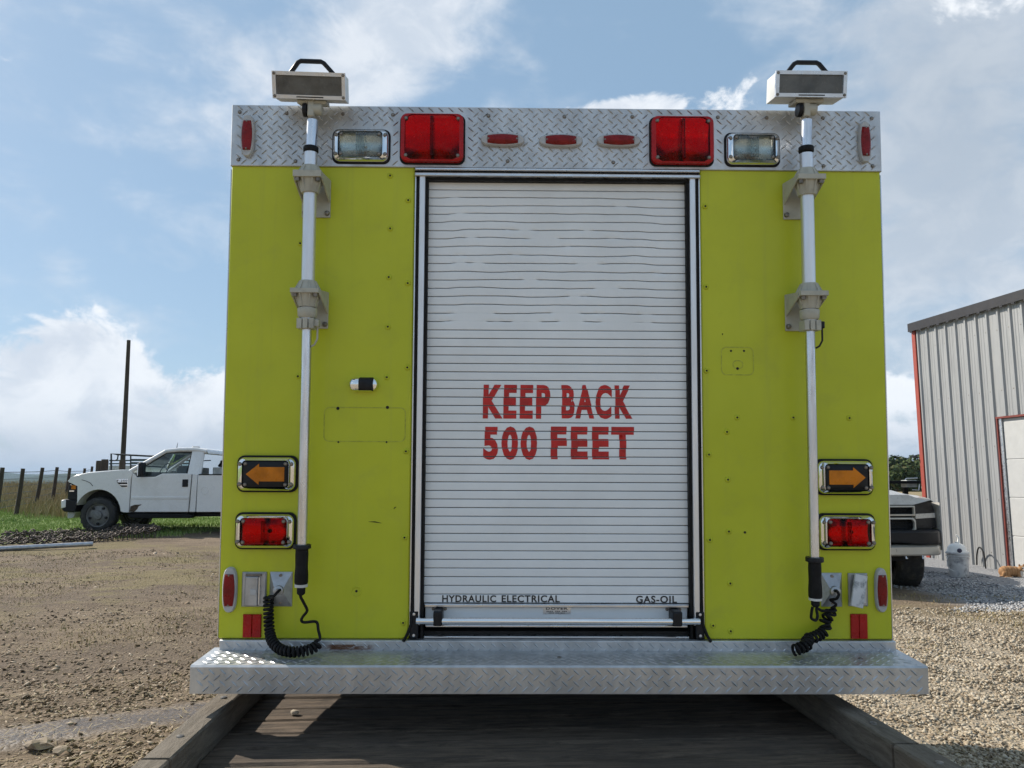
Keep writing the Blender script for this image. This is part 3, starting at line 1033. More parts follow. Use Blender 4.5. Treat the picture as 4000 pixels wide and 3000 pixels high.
# sockets: pyramid cord plates and hinged outlet covers
def cord_plate(q):
    cx, cz, w_, h_ = Fb(*q, -.01)
    lp = [ring([(cx - w_ / 2, cz - h_ / 2), (cx + w_ / 2, cz - h_ / 2), (cx + w_ / 2, cz + h_ / 2), (cx - w_ / 2, cz + h_ / 2)], y) for y in (-.0005, -.004)]
    lp.append(ring([(cx - .018, cz - .012), (cx + .018, cz - .012), (cx + .018, cz + .012), (cx - .018, cz + .012)], -.030))
    r_ = MB().loops(lp, True, True).build('cord_plate', M_zinc, T)
    MB().lathe([(.019, -.026), (.018, -.040), (.010, -.044), (.009, -.050)], (cx, 0, cz), 'Y', 16).build('cord_gland', M_zinc, r_, True)
    for sz in (.40, -.38):
        MB().lathe([(.0001, -.013), (.006, -.012), (.007, -.004)], (cx, 0, cz + sz * h_), 'Y', 10).build('plate_screw', M_bolt, r_, True)
    return cx, cz


pl = cord_plate((1053, 2235, 1138, 2370))
prt = cord_plate((3209, 2239, 3293, 2371))
cx, cz, w_, h_ = Fb(945, 2235, 1037, 2371, -.01)
oc = MB().cbox(cx - w_ / 2, cx + w_ / 2, -.010, -.0005, cz - h_ / 2, cz + h_ / 2, .004).build('outlet_box', M_zinc, T)
oc['label'] = 'closed outlet box with zinc cover'
MB().cbox(cx - w_ * .34, cx + w_ * .20, -.020, -.009, cz - h_ * .46, cz + h_ * .38, .003).build('cover_flap', M_zinc, oc)
MB().box(cx - w_ * .33, cx + w_ * .32, -.017, -.009, cz + h_ * .39, cz + h_ * .46).build('hinge', M_bolt, oc, bevel=.002)
MB().box(cx + w_ * .22, cx + w_ * .27, -.018, -.009, cz - h_ * .42, cz + h_ * .36).build('cover_edge', M_alu, oc)
MB().cbox(cx - w_ * .10, cx + w_ * .14, -.022, -.019, cz - h_ * .14, cz + .002, .001).build('label_plate', M_grey, oc)
cx, cz, w_, h_ = Fb(3315, 2240, 3393, 2369, -.01)
oc = MB().cbox(cx - w_ / 2, cx + w_ / 2, -.010, -.0005, cz - h_ / 2, cz + h_ / 2, .004).build('outlet_box', M_zinc, T)
oc['label'] = 'broken outlet box with its flap hanging askew'
MB().box(cx + .002, cx + w_ * .36, -.012, -.009, cz - h_ * .40, cz + h_ * .34).build('outlet_face', M_cream, oc)
MB().box(cx + w_ * .12, cx + w_ * .17, -.013, -.0115, cz - h_ * .24, cz + .01).build('outlet_slot', M_dark, oc)
M_peel = mat('peeling_grey_paint', (.56, .58, .60), .6, var=.08, dirt=(.13, .15, .17), dirt_amt=.95, dirt_scale=26)
fl = MB().cbox(-w_ * .34, w_ * .30, -.006, .003, -h_ * .94, .004, .002)
fl.xform(Matrix.Translation((cx + w_ * .06, -.024, cz + h_ * .44)) @ Matrix.Rotation(rad(13), 4, 'Y') @ Matrix.Rotation(rad(-7), 4, 'X'))
fl.build('cover_flap', M_peel, oc)

# chrome number-plate lamp
cx, cz, w_, h_ = Fb(1364, 1474, 1476, 1530, -.02)
pl_ = MB().loops([ring(rr(cx, cz, w_, h_, h_ / 2, 8), -.0005), ring(rr(cx, cz, w_, h_, h_ / 2, 8), -.018), ring(rr(cx, cz, w_ * .94, h_ * .86, h_ / 2, 8), -.030),
                  ring(rr(cx, cz, w_ * .7, h_ * .5, h_ / 3, 8), -.037)], True, True).build('plate_lamp', M_chrome, T, True)
MB().loops([ring(rr(cx + w_ * .10, cz + .001, w_ * .52, h_ * .98, .004, 3), -.0190), ring(rr(cx + w_ * .10, cz, w_ * .52, h_ * .84, .004, 3), -.0325), ring(rr(cx + w_ * .10, cz, w_ * .50, h_ * .5, .004, 3), -.0385)], True, True).build('lamp_hood', M_blackp, pl_, True)

# ---- telescopic floodlight masts
def mast(side, px_up, label, head_yaw, head_tilt, y_f1, y_f2, y_grip, xoff):
    PX, PY = side * .90, -.100
    zq = lambda y, yo=PY: F(px_up, y, yo)[1]
    root = MB().tube([(PX, PY, zq(y_f2[1] + 60)), (PX, PY, zq(y_f1[0] - 60))], .0235, 20).build('floodlight_mast', M_satin, T, True)
    root['label'] = label
    MB().tube([(PX, PY, zq(y_grip[0])), (PX, PY, zq(y_f2[1] + 40))], .0170, 18).build('lower_tube', M_tube, root, True)
    MB().tube([(PX, PY, zq(588) - .002), (PX + .004, PY, zq(470))], .0195, 18).build('upper_tube', M_tube, root, True)
    MB().lathe([(.0245, -.011), (.027, -.008), (.027, .008), (.0245, .011)], (PX, PY, zq(585)), 'Z', 20).build('rubber_collar', M_black, root, True)
    for yy0 in (y_f1, y_f2):
        zt_, zfl0, zfl1, zb_ = zq(yy0[0]), zq(yy0[2]), zq(yy0[3]), zq(yy0[1])
        br = MB().lathe([(.030, zt_), (.042, zfl0), (.044, zfl0 - .001)], (PX, PY, 0), 'Z', 20)
        br.lathe([(.043, zfl1 + .002), (.042, zfl1), (.031, zb_)], (PX, PY, 0), 'Z', 20)
        br.box(PX - .050, PX + .050, PY - .050, PY + .04, zfl1, zfl0)
        o_ = br.build('bracket', M_beige, root, bevel=.003)
        rb = MB()
        for a in range(8):
            ca, sa = math.cos(rad(45 * a + 22)), math.sin(rad(45 * a + 22))
            for (za, ra, zb2, rb2) in ((zt_ - .001, .031, zfl0, .048), (zfl1, .048, zb_ + .001, .032)):
                p = [Vector((PX + ca * .024, PY + sa * .024, za)), Vector((PX + ca * ra, PY + sa * ra, za)),
                     Vector((PX + ca * rb2, PY + sa * rb2, zb2)), Vector((PX + ca * .024, PY + sa * .024, zb2))]
                nrm = Vector((-sa, ca, 0)) * .0025
                rb.loops([[q - nrm for q in p], [q + nrm for q in p]], True, True)
        rb.build('bracket_ribs', M_beige, root)
        # wall plate with two gussets
        pw, zp0, zp1 = .053, zfl1 - .108, zfl0 + .01
        MB().box(PX - pw, PX + pw, -.008, -.0005, zp0, zp1).build('wall_plate', M_beige, root, bevel=.002)
        for sx in (-1, 1):
            MB().prism([(-.008, zp1), (PY - .030, zfl0 - .004), (PY - .030, zfl1 - .004), (-.008, zp0 + .055)], PX + sx * .052, PX + sx * .047, 'YZ').build('gusset', M_beige, root)
            MB().lathe([(.0001, -.019), (.008, -.017), (.010, -.008)], (PX + sx * .042, 0, zp0 + .016), 'Y', 12).build('plate_bolt', M_bolt, root, True)
            MB().lathe([(.0001, zfl1 - .014), (.008, zfl1 - .013), (.009, zfl1)], (PX + sx * .036, PY - .036, 0), 'Z', 10).build('flange_bolt', M_bolt, root, True)
    # clamp ring under the lower bracket
    zr0, zr1 = zq(y_f2[1] + 4), zq(y_f2[1] + 42)
    MB().lathe([(.034, zr0), (.035, zr0 - .003), (.033, zr1 + .006), (.028, zr1)], (PX, PY, 0), 'Z', 22).build('clamp_ring', M_beige, root, True)
    zc0, zc1 = zr1 - .003, zr1 - .040
    for sx in (-1, 0, 1):
        MB().box(PX + sx * .021 - .009, PX + sx * .021 + .009, PY - .030, PY + .026, zc1, zc0).build('clamp_jaw', M_beige, root, bevel=.002)
    MB().box(PX + .024, PX + .046, PY - .022, PY + .008, zc1 + .008, zc0 - .004).build('clamp_lever', M_blackp if side > 0 else M_beige, root, bevel=.003)
    MB().tube([(PX + .040, PY - .01, zc1 + .01), (PX + .040, PY - .01, zc1 - .035), (PX + .030, PY - .008, zc1 - .055), (PX + .018, PY - .005, zc1 - .062)], .0035, 8).build('lever_hook', M_blackp if side > 0 else M_beige, root, True)
    # grip
    g0, g1, g2, g3, g4 = (zq(v) for v in y_grip)
    MB().lathe([(.018, g0), (.030, g0 - .001), (.031, g0 - .004), (.031, g1 + .002), (.026, g1)], (PX, PY, 0), 'Z', 24).build('grip_flange', M_blackp, root, True)
    MB().lathe([(.0215, g1), (.0225, g1 - .02), (.0215, (g1 + g2) / 2), (.0235, g2 + .03), (.0235, g2 + .006), (.021, g2)], (PX, PY, 0), 'Z', 24).build('grip', M_black, root, True)
    MB().lathe([(.0225, g2), (.0225, g3)], (PX, PY, 0), 'Z', 20).build('grip_ring', M_cream, root, True)
    MB().lathe([(.013, g3), (.015, g3 - .006), (.0145, g4 + .006), (.008, g4)], (PX, PY, 0), 'Z', 16).build('cord_plug', M_black, root, True)
    # head: knuckle, housing, glass, handle
    zk = zq(455)
    MB().box(PX - .012, PX + .012, PY - .020, PY + .020, zk - .006, zk + .058).build('knuckle', M_beige, root, bevel=.004)
    MB().lathe([(.0205, -.030), (.0215, -.027), (.0215, .006), (.019, .010)], (PX + .022 * (1 if side < 0 else 1) + .006, PY, zk + .026), 'X', 18).build('knuckle_barrel', M_beige, root, True)
    MB().lathe([(.024, -.030), (.026, -.026), (.026, -.017), (.022, -.014)], (PX, PY, zk + .024), 'X', 18).build('tilt_knob', M_blackp, root, True)
    HX, HZ, HD = .129, .046, .055
    Mh = (Matrix.Translation((PX + xoff, PY + .004, zk + .058 + .050)) @ Matrix.Rotation(rad(head_yaw), 4, 'Z') @ Matrix.Rotation(rad(head_tilt), 4, 'X'))
    hb = MB().cbox(-HX + .004, HX - .004, -HD + .012, HD, -HZ + .002, HZ - .002, .002).xform(Mh)
    hs = hb.build('lamp_housing', M_cream, root, bevel=.004)
    fr = MB()
    lp = []
    for i1, y in ((0, -HD + .011), (0, -HD), (.013, -HD), (.016, -HD + .008)):
        lp.append([(-HX + i1, y, -HZ + i1), (HX - i1, y, -HZ + i1), (HX - i1, y, HZ - i1), (-HX + i1, y, HZ - i1)])
    fr.loops(lp).xform(Mh).build('front_frame', M_alu, root)
    MB().box(-HX + .014, HX - .014, -HD + .005, -HD + .0075, -HZ + .014, HZ - .014).xform(Mh).build('flood_glass', M_lampglass, root)
    MB().box(-.045, .050, -HD - .0006, -HD + .001, -HZ + .0045, -HZ + .0085).xform(Mh).build('frame_slot', M_dark, root)
    for sx in (-1, 1):
        for sz in (-1, 1):
            MB().lathe([(.0001, -HD - .003), (.005, -HD - .002), (.0065, -HD + .001)], (sx * (HX - .008), 0, sz * (HZ - .008)), 'Y', 8).xform(Mh).build('frame_screw', M_bolt, root, True)
    MB().box(-.048, .056, -.035, .040, -HZ - .014, -HZ).xform(Mh).build('yoke', M_beige, root, bevel=.003)
    MB().tube([(-.075, .0, HZ - .006), (-.072, .0, HZ + .006), (-.046, 0, HZ + .040), (-.036, 0, HZ + .045), (.036, 0, HZ + .045), (.046, 0, HZ + .040), (.078, 0, HZ + .006), (.080, 0, HZ - .006)], .0085, 10).xform(Mh).build('handle', M_blackp, root, True)


mast(-1, 1205, 'telescopic floodlight mast on the left with its cord in a long loop', 3, 16, (650, 756, 681, 706), (1098, 1201, 1134, 1152), (2126, 2144, 2281, 2292, 2325), -.003)
mast(1, 3140, 'telescopic floodlight mast on the right with a bunched cord', 0, 9, (661, 765, 695, 715), (1108, 1208, 1144, 1163), (2175, 2195, 2335, 2344, 2371), .004)


# coiled cords
def catmull(pts, n=10):
    P = [Vector(p) for p in pts]
    P = [P[0] * 2 - P[1]] + P + [P[-1] * 2 - P[-2]]
    out_ = []
    for i in range(1, len(P) - 2):
        for k_ in range(n):
            t = k_ / n
            a, b_, c, d = P[i - 1], P[i], P[i + 1], P[i + 2]
            out_.append(.5 * ((2 * b_) + (-a + c) * t + (2 * a - 5 * b_ + 4 * c - d) * t * t + (-a + 3 * b_ - 3 * c + d) * t ** 3))
    out_.append(P[-2])
    return out_


def coil(axis_pts, turns, r, per=12):
    ax = catmull(axis_pts, 14)
    ls = [0]
    for a, b_ in zip(ax, ax[1:]):
        ls.append(ls[-1] + (b_ - a).length)
    N = int(turns * per)
    pts = []
    u = Vector((1, 0, 0))
    for i in range(N + 1):
        s1 = ls[-1] * i / N
        j = max(0, min(len(ax) - 2, int(np.searchsorted(ls, s1)) - 1))
        t = (s1 - ls[j]) / max(1e-6, ls[j + 1] - ls[j])
        p = ax[j].lerp(ax[j + 1], t)
        tg = (ax[j + 1] - ax[j]).normalized()
        u = (u - tg * u.dot(tg)).normalized()
        q = tg.cross(u)
        a = 2 * math.pi * i / per
        pts.append(p + (u * math.cos(a) + q * math.sin(a)) * r)
    return pts


def cpt(kind, zx, zy, y):
    s1, ox, oy = (2.4578, 750, 2150) if kind == 'l' else (3.686, 3000, 2150)
    x, z = F(ox + zx / s1, oy + zy / s1, y)
    return (x, y, z)


CR = .0052
lead = catmull([cpt('l', 845, 380, -.045), cpt('l', 825, 395, -.062), cpt('l', 790, 435, -.068), cpt('l', 765, 455, -.06), cpt('l', 735, 440, -.05)], 6)
body_ = coil([cpt('l', 735, 440, -.034), cpt('l', 733, 560, -.030), cpt('l', 738, 680, -.034), cpt('l', 748, 790, -.045), cpt('l', 775, 880, -.075), cpt('l', 850, 950, -.105),
              cpt('l', 960, 975, -.120), cpt('l', 1080, 965, -.112), cpt('l', 1170, 935, -.095), cpt('l', 1212, 895, -.080)], 27, .0145)
tail = catmull([body_[-1], cpt('l', 1228, 850, -.070), cpt('l', 1212, 760, -.055), cpt('l', 1203, 700, -.05), cpt('l', 1172, 682, -.048), cpt('l', 1080, 690, -.05),
                cpt('l', 1050, 672, -.055), cpt('l', 1066, 635, -.06), cpt('l', 1105, 580, -.07), cpt('l', 1082, 520, -.085), cpt('l', 1045, 450, -.098), cpt('l', 1040, 415, -.100)], 6)
MB().tube(lead[:-1] + body_ + tail[1:], CR, 7).build('coiled_cord', M_black, T, True)['label'] = 'black coiled cord looping down onto the step under the left mast'
leadr = catmull([cpt('r', 960, 580, -.045), cpt('r', 995, 590, -.062), cpt('r', 1018, 640, -.066), cpt('r', 985, 695, -.06), cpt('r', 900, 715, -.045), cpt('r', 980, 780, -.05), cpt('r', 900, 840, -.04)], 6)
bodyr = coil([cpt('r', 905, 840, -.034), cpt('r', 895, 920, -.032), cpt('r', 840, 985, -.036), cpt('r', 815, 1060, -.036), cpt('r', 830, 1140, -.040), cpt('r', 760, 1200, -.045),
              cpt('r', 670, 1250, -.055), cpt('r', 570, 1280, -.065), cpt('r', 560, 1360, -.090), cpt('r', 480, 1400, -.105), cpt('r', 370, 1440, -.110)], 17, .0165)
tailr = catmull([bodyr[0], cpt('r', 790, 870, -.05), cpt('r', 700, 835, -.06), cpt('r', 712, 940, -.07), cpt('r', 690, 1005, -.08), cpt('r', 625, 975, -.09), cpt('r', 628, 880, -.098), cpt('r', 640, 815, -.100)], 7)
cr_ = MB().tube(leadr[:-1] + bodyr, CR, 7).tube(tailr, CR, 7).build('coiled_cord', M_black, T, True)
cr_['label'] = 'black coiled cord bunched against the right panel'

# running gear, out of sight behind the body
M_tyre = mat('tyre_rubber', (.020, .020, .021), .75, var=.3, vscale=25, dirt=(.10, .085, .065), dirt_amt=.5, dirt_scale=7)
M_steel = mat('painted_steel_wheel', (.16, .16, .16), .5, .3, var=.2, vscale=20, dirt=(.12, .10, .08), dirt_amt=.5)


def wheel(par, c, r, wd_, axis='X', rim=.62, name='wheel', mr=None, holes=5):
    """tyre with a rounded shoulder, steel rim with dish and hub; axis along X or Y"""
    h = wd_ / 2
    ty = MB().lathe([(r * rim, -h * .75), (r * rim * 1.04, -h * .98), (r * .86, -h), (r * .96, -h * .82), (r, -h * .55), (r, h * .55), (r * .96, h * .82), (r * .86, h),
                     (r * rim * 1.04, h * .98), (r * rim, h * .75)], c, axis, 36, False).build(name, M_tyre, par, True)
    lugs = MB()
    for k_ in range(40):
        a = 2 * math.pi * (k_ + .5 * (k_ % 2)) / 40
        for sgn in (-1, 1):
            a2 = a + sgn * .03
            pts = []
            for da, hh_, rr_ in ((-.045, .08, 1), (.045, .08, 1), (.045, .80, .985), (-.045, .80, .985)):
                for dr in (0, .022 * r):
                    q, rad_ = sgn * hh_ * h, r * rr_ + dr - .004
                    x, y = rad_ * math.cos(a2 + da), rad_ * math.sin(a2 + da)
                    pts.append({'X': (q + c[0], x + c[1], y + c[2]), 'Y': (x + c[0], q + c[1], -y + c[2])}[axis])
            lugs.add(pts, [(1, 3, 5, 7), (0, 1, 3, 2), (2, 3, 5, 4), (4, 5, 7, 6), (6, 7, 1, 0)])
    lugs.build('tread_lugs', M_tyre, ty)['kind'] = 'stuff'
    rimo = MB().lathe([(r * rim, -h * .8), (r * rim * .95, -h * .78), (r * rim * .86, -h * .45), (r * rim * .60, -h * .62), (r * rim * .40, -h * .66), (r * rim * .36, -h * .95), (r * rim * .22, -h * 1.0), (.001, -h * 1.0)], c, axis, 32, False)
    rimo.lathe([(r * rim, h * .8), (r * rim * .86, h * .45), (r * rim * .60, h * .62), (r * rim * .40, h * .66), (r * rim * .36, h * .95), (.001, h)], c, axis, 32, False)
    rimo.build('rim', mr or M_steel, ty, True)
    for k_ in range(holes):
        a = 2 * math.pi * k_ / holes + .3
        q = -h * .56
        rr_ = r * rim * .72
        pc = {'X': (q + c[0], rr_ * math.cos(a) + c[1], rr_ * math.sin(a) + c[2]), 'Y': (rr_ * math.cos(a) + c[0], q + c[1], -rr_ * math.sin(a) + c[2])}[axis]
        MB().lathe([(r * rim * .11, -.03), (r * rim * .11, .01)], pc, axis, 10).build('rim_hole', M_dark, ty)
    return ty


zdeck = -.30
for s_ in (-1, 1):
    wheel(T, (s_ * .98, 1.55, zdeck - .085 + .41), .41, .24)
MB().box(-.42, -.34, .1, 4.2, -.12, -.025).box(.34, .42, .1, 4.2, -.12, -.025).build('chassis_rail', M_black, T)

# ------------------------------------------------------------------ trailer under the truck
def wood(name, a, b_, scale=(6, 1.2, 6), dirt=(.10, .085, .07)):
    m = bpy.data.materials.new(name)
    m.use_nodes = True
    g = NT(m.node_tree)
    bs = g.n('ShaderNodeBsdfPrincipled')
    out = g.n('ShaderNodeOutputMaterial')
    g.t.links.new(bs.outputs[0], out.inputs[0])
    co = g.n('ShaderNodeTexCoord').outputs['Object']
    oi = g.n('ShaderNodeObjectInfo').outputs['Random']
    cb = g.n('ShaderNodeCombineXYZ')
    g.put(cb.inputs[2], g.m('MULTIPLY', oi, 37.0))
    va = g.n('ShaderNodeVectorMath', operation='ADD')
    g.t.links.new(co, va.inputs[0]); g.t.links.new(cb.outputs[0], va.inputs[1])
    n1 = g.noise(g.scale(va.outputs[0], scale), 6, 9, .7, .8)
    n2 = g.noise(va.outputs[0], 3.0, 6, .6)
    n3 = g.noise(g.scale(va.outputs[0], tuple(q * 4 for q in scale)), 9, 6, .7)
    c = g.mix(g.ss(n1, .32, .68), a, b_)
    c = g.mix(g.m('MULTIPLY', g.ss(n2, .45, .7), .55), c, dirt)
    c = g.mix(g.m('MULTIPLY', g.ss(n3, .56, .7), .7), c, tuple(q * .25 for q in a))
    c = g.mix(g.m('MULTIPLY', oi, .35), c, tuple(q * .55 for q in b_))
    g.t.links.new(c, bs.inputs['Base Color'])
    bs.inputs['Roughness'].default_value = .85
    bs.inputs['Specular IOR Level'].default_value = .25
    bp = g.n('ShaderNodeBump')
    bp.inputs['Strength'].default_value = .8
    bp.inputs['Distance'].default_value = .004
    g.t.links.new(g.m('ADD', n1, n3), bp.inputs['Height'])
    g.t.links.new(bp.outputs[0], bs.inputs['Normal'])
    return m


M_plank = wood('weathered_deck_plank', (.042, .033, .026), (.165, .126, .094), (1.0, 7, 7), (.045, .040, .036))
M_rail = wood('weathered_side_timber', (.11, .092, .070), (.235, .20, .16), (7, 1.0, 7))
DECK = .765
trailer = empty('plank_deck_trailer', (.219, 0, 0), math.atan(.058))
tag(trailer, 'flatbed trailer with weathered plank deck and timber side rails under the lime truck', 'trailer')
for i in range(2, 46):
    y0_ = 1.92 + i * .148
    g_ = random.uniform(.007, .013) if i != 4 else .020
    th, dz = .04, random.uniform(-.002, .0025)
    x0_, x1_ = -1.030, 1.030
    n_ = 9
    lps = []
    for k_ in range(n_ + 1):
        x = x0_ + (x1_ - x0_) * k_ / n_
        e0, e1 = .0035 * noise.noise((x * 3, i * 2.3, 0)), .0035 * noise.noise((x * 3, i * 2.3, 7))
        zc = .003 * noise.noise((x * 2, i, 3)) + dz
        ya, yb = y0_ + g_ + max(0, e0), y0_ + .148 - max(0, e1)
        lps.append([(x, ya, DECK - th), (x, ya, DECK - .009 + zc), (x, ya + .010, DECK + zc), (x, yb - .007, DECK + zc), (x, yb, DECK - .007 + zc), (x, yb, DECK - th)])
    MB().loops(lps, True, True).build('plank', M_plank, trailer)
for s_ in (-1, 1):
    for (ya, yb, xo) in ((1.98, 2.31, .004), (2.325, 5.4, 0), (5.42, 8.7, .003)):
        lps = []
        for k_ in range(15):
            y = ya + (yb - ya) * k_ / 14
            w1 = .004 * noise.noise((y * 2, s_ * 3 + ya, 0)); w2 = .005 * noise.noise((y * 2.4, s_ * 5 + ya, 4))
            xo_, xi_ = s_ * (1.121 + xo + w1), s_ * (1.036 + w2)
            lps.append([(xo_, y, DECK - .035), (xo_, y, DECK + .086), (xo_ - s_ * .006, y, DECK + .091 + w2 * .4), (xi_ + s_ * .006, y, DECK + .091 + w1 * .4), (xi_, y, DECK + .085), (xi_, y, DECK - .035)])
        o_ = MB().loops(lps, True, True).build('side_timber', M_rail, trailer)
        y = ya + .18
        while y < yb - .1:
            MB().lathe([(.013, DECK + .0885), (.011, DECK + .094), (.0001, DECK + .0965)], (s_ * 1.078, y, 0), 'Z', 10).build('timber_bolt', M_bolt, o_, True)
            y += .42
    MB().box(s_ * 1.115, s_ * 1.06, 2.2, 8.75, DECK - .20, DECK - .041).build('frame_rail', M_black, trailer)
    for y in (5.6, 6.5):
        wheel(trailer, (s_ * .94, y, .055 + .33), .33, .2)
for k_ in range(8):
    MB().box(-1.058, 1.058, 2.23 + k_ * .85, 2.31 + k_ * .85, DECK - .16, DECK - .042).build('cross_member', M_black, trailer)


def rock_mesh(name, sx, sy, sz, seed, sub=2, amp=.35):
    bm = bmesh.new()
    bmesh.ops.create_icosphere(bm, subdivisions=sub, radius=1)
    for v in bm.verts:
        k_ = 1 + amp * noise.noise(v.co * 1.7 + Vector((seed, 0, 0)))
        v.co = Vector((v.co.x * sx * k_, v.co.y * sy * k_, v.co.z * sz * k_ + sz * .8))
    me = bpy.data.meshes.new(name)
    bm.to_mesh(me); bm.free()
    return me


M_stone = mat('pale_limestone', (.44, .38, .30), .9, var=.25, vscale=30, bump=.4, bscale=90)
for (px, py, sx, lbl) in ((1151, 2791, .017, 'pale stone lying on the sunlit deck planks'), (3403, 2909, .013, 'small white pebble in the shade by the right side timber')):
    d = ray(px, py)
    p = CAM + d * ((DECK + .003 - EYE) / d.z)
    o_ = link('pebble', rock_mesh('pebble', sx, sx * .8, sx * .55, px), M_stone, None, True)
    o_.location = p
    tag(o_, lbl, 'stone')
for (px, py, sx, lbl) in ((155, 2925, .075, 'largest brown rock at the lower left edge of the yard'), (240, 2945, .055, 'flat tan rock beside the largest rock at lower left')):
    p = ground_pt(px, py)
    o_ = link('rock', rock_mesh('rock', sx, sx * .7, sx * .42, px, 2, .8), mat('tan_rock', (.26, .205, .15), .9, var=.3, vscale=20, bump=.5, bscale=60), None)
    o_.location = p
    tag(o_, lbl, 'rock')

# ------------------------------------------------------------------ loose gravel, straw and grass (uncountable)
def in_trailer(x, y):
    return np.abs(x - (.219 - .058 * y)) < 1.20


def scatter(name, pts, size, squash, material, label, tilt=.5, tris=8):
    """many small angular stones in one mesh"""
    n = len(pts)
    if tris == 8:
        base = np.array([(1, 0, 0), (-1, 0, 0), (0, 1, 0), (0, -1, 0), (0, 0, 1), (0, 0, -.6)], float)
        fc = np.array([(0, 2, 4), (2, 1, 4), (1, 3, 4), (3, 0, 4), (2, 0, 5), (1, 2, 5), (3, 1, 5), (0, 3, 5)])
    nv = len(base)
    V = np.repeat(base[None], n, 0) * rng.uniform(.6, 1.3, (n, nv, 1))
    V[:, :, 0] *= size[:, None] * rng.uniform(.8, 1.5, n)[:, None]
    V[:, :, 1] *= size[:, None]
    V[:, :, 2] *= size[:, None] * squash
    a, t, p_ = rng.uniform(0, 2 * np.pi, n), rng.normal(0, tilt, n), rng.normal(0, tilt, n)
    def rot(V, i, j, ang):
        c, s1 = np.cos(ang)[:, None], np.sin(ang)[:, None]
        vi, vj = V[:, :, i].copy(), V[:, :, j].copy()
        V[:, :, i] = vi * c - vj * s1; V[:, :, j] = vi * s1 + vj * c
    rot(V, 1, 2, t); rot(V, 0, 2, p_); rot(V, 0, 1, a)
    V += pts[:, None, :]
    f = (fc[None] + (np.arange(n) * nv)[:, None, None]).reshape(-1, 3)
    return raw(name, V.reshape(-1, 3), f, material, label)


def raw(name, V, f, material, label):
    me = bpy.data.meshes.new(name)
    me.vertices.add(len(V)); me.vertices.foreach_set('co', np.ascontiguousarray(V, dtype=np.float32).ravel())
    k_ = f.shape[1]
    me.loops.add(f.size); me.loops.foreach_set('vertex_index', f.ravel().astype(np.int32))
    me.polygons.add(len(f)); me.polygons.foreach_set('loop_start', np.arange(0, f.size, k_, dtype=np.int32))
    me.update(calc_edges=True)
    me.materials.append(material)
    o = bpy.data.objects.new(name, me)
    sc.collection.objects.link(o)
    return tag(o, label, name.replace('_', ' '), kind='stuff')


def patchy(x, y, s1, seed):
    return np.array([noise.noise((a * s1, b_ * s1, seed)) for a, b_ in zip(x, y)])


def pts_on_ground(x, y, dz=0.0):
    z = ground_h(x, y)
    z = z + np.array([.035 * noise.noise((a * .8, b_ * 1.3, 0)) + .02 * noise.noise((a * 2.6, b_ * 3.4, 5)) for a, b_ in zip(x, y)])
    return np.stack([x, y, z + dz], 1)


def grav_mat(name, cols, spread=7.0):
    m = bpy.data.materials.new(name)
    m.use_nodes = True
    g = NT(m.node_tree)
    bs = g.n('ShaderNodeBsdfPrincipled')
    out = g.n('ShaderNodeOutputMaterial')
    g.t.links.new(bs.outputs[0], out.inputs[0])
    rnd = g.n('ShaderNodeNewGeometry').outputs['Random Per Island']
    rp = g.n('ShaderNodeValToRGB')
    g.t.links.new(rnd, rp.inputs[0])
    e = rp.color_ramp.elements
    while len(e) < len(cols): e.new(.5)
    for i, c in enumerate(cols):
        e[i].position = i / (len(cols) - 1); e[i].color = (*c, 1)
    g.t.links.new(rp.outputs[0], bs.inputs['Base Color'])
    bs.inputs['Roughness'].default_value = .9
    bs.inputs['Specular IOR Level'].default_value = .25
    return m


M_gravR = grav_mat('crushed_limestone', [(.20, .150, .100), (.33, .265, .19), (.42, .355, .265), (.52, .455, .36), (.25, .21, .165)])
M_gravL = grav_mat('dirty_stone_chips', [(.12, .085, .056), (.21, .155, .105), (.29, .225, .160), (.38, .315, .245), (.18, .14, .105)])
M_gravG = grav_mat('grey_driveway_stone', [(.16, .16, .17), (.30, .30, .31), (.42, .42, .43), (.5, .5, .5)])

n = 42000
y = 3.4 + (rng.uniform(0, 1, n) ** 1.25) * 6.0
x = 1.0 + rng.uniform(0, 1, n) * (y * .72 - .2)
keep = ~in_trailer(x, y)
x, y = x[keep], y[keep]
scatter('gravel', pts_on_ground(x, y, .002), rng.uniform(.008, .023, len(x)), .5, M_gravR, 'pale crushed stone covering the yard right of the trailer')
n = 46000
y = 3.6 + (rng.uniform(0, 1, n) ** 1.5) * 11
x = -rng.uniform(0, 1, n) * (y * .70)
dn = patchy(x * .6, y, .9, 3.0)
u_ = rng.uniform(0, 1, n)
rut_ = np.sin(1.55 * (y - .62 * x + .5 * dn))
dens_ = np.clip(.10 + 1.2 * dn, .03, 1) * np.where(rut_ > .35, .25, 1.25) + .55 * np.exp(-((y - 5.0 + .35 * x) / .9) ** 2) + .5 * np.exp(-((y - 4.3) / .5) ** 2)
tr_ = np.abs(y - .62 * x - 6.98) < .30
keep = ~in_trailer(x, y) & (u_ < dens_) & ~(tr_ & (u_ > .02) & (x < -1.4))
x, y = x[keep], y[keep]
sz = rng.uniform(.007, .021, len(x)) * (1 + .9 * (rng.uniform(0, 1, len(x)) > .97))
scatter('stone_chips', pts_on_ground(x, y, .002), sz, .32, M_gravL, 'brown stone chips strewn over the dirt left of the trailer')
n = 9000
y = rng.uniform(9.2, 12.6, n)
x = rng.uniform(5.0, 8.2, n)
keep = (x + .12 * (y - 11) < 7.3) & (x > 5.3 + .5 * np.sin(y * 2))
x, y = x[keep], y[keep]
scatter('driveway_stone', pts_on_ground(x, y, .002), rng.uniform(.010, .026, len(x)), .6, M_gravG, 'grey driveway stone in front of the metal shed')


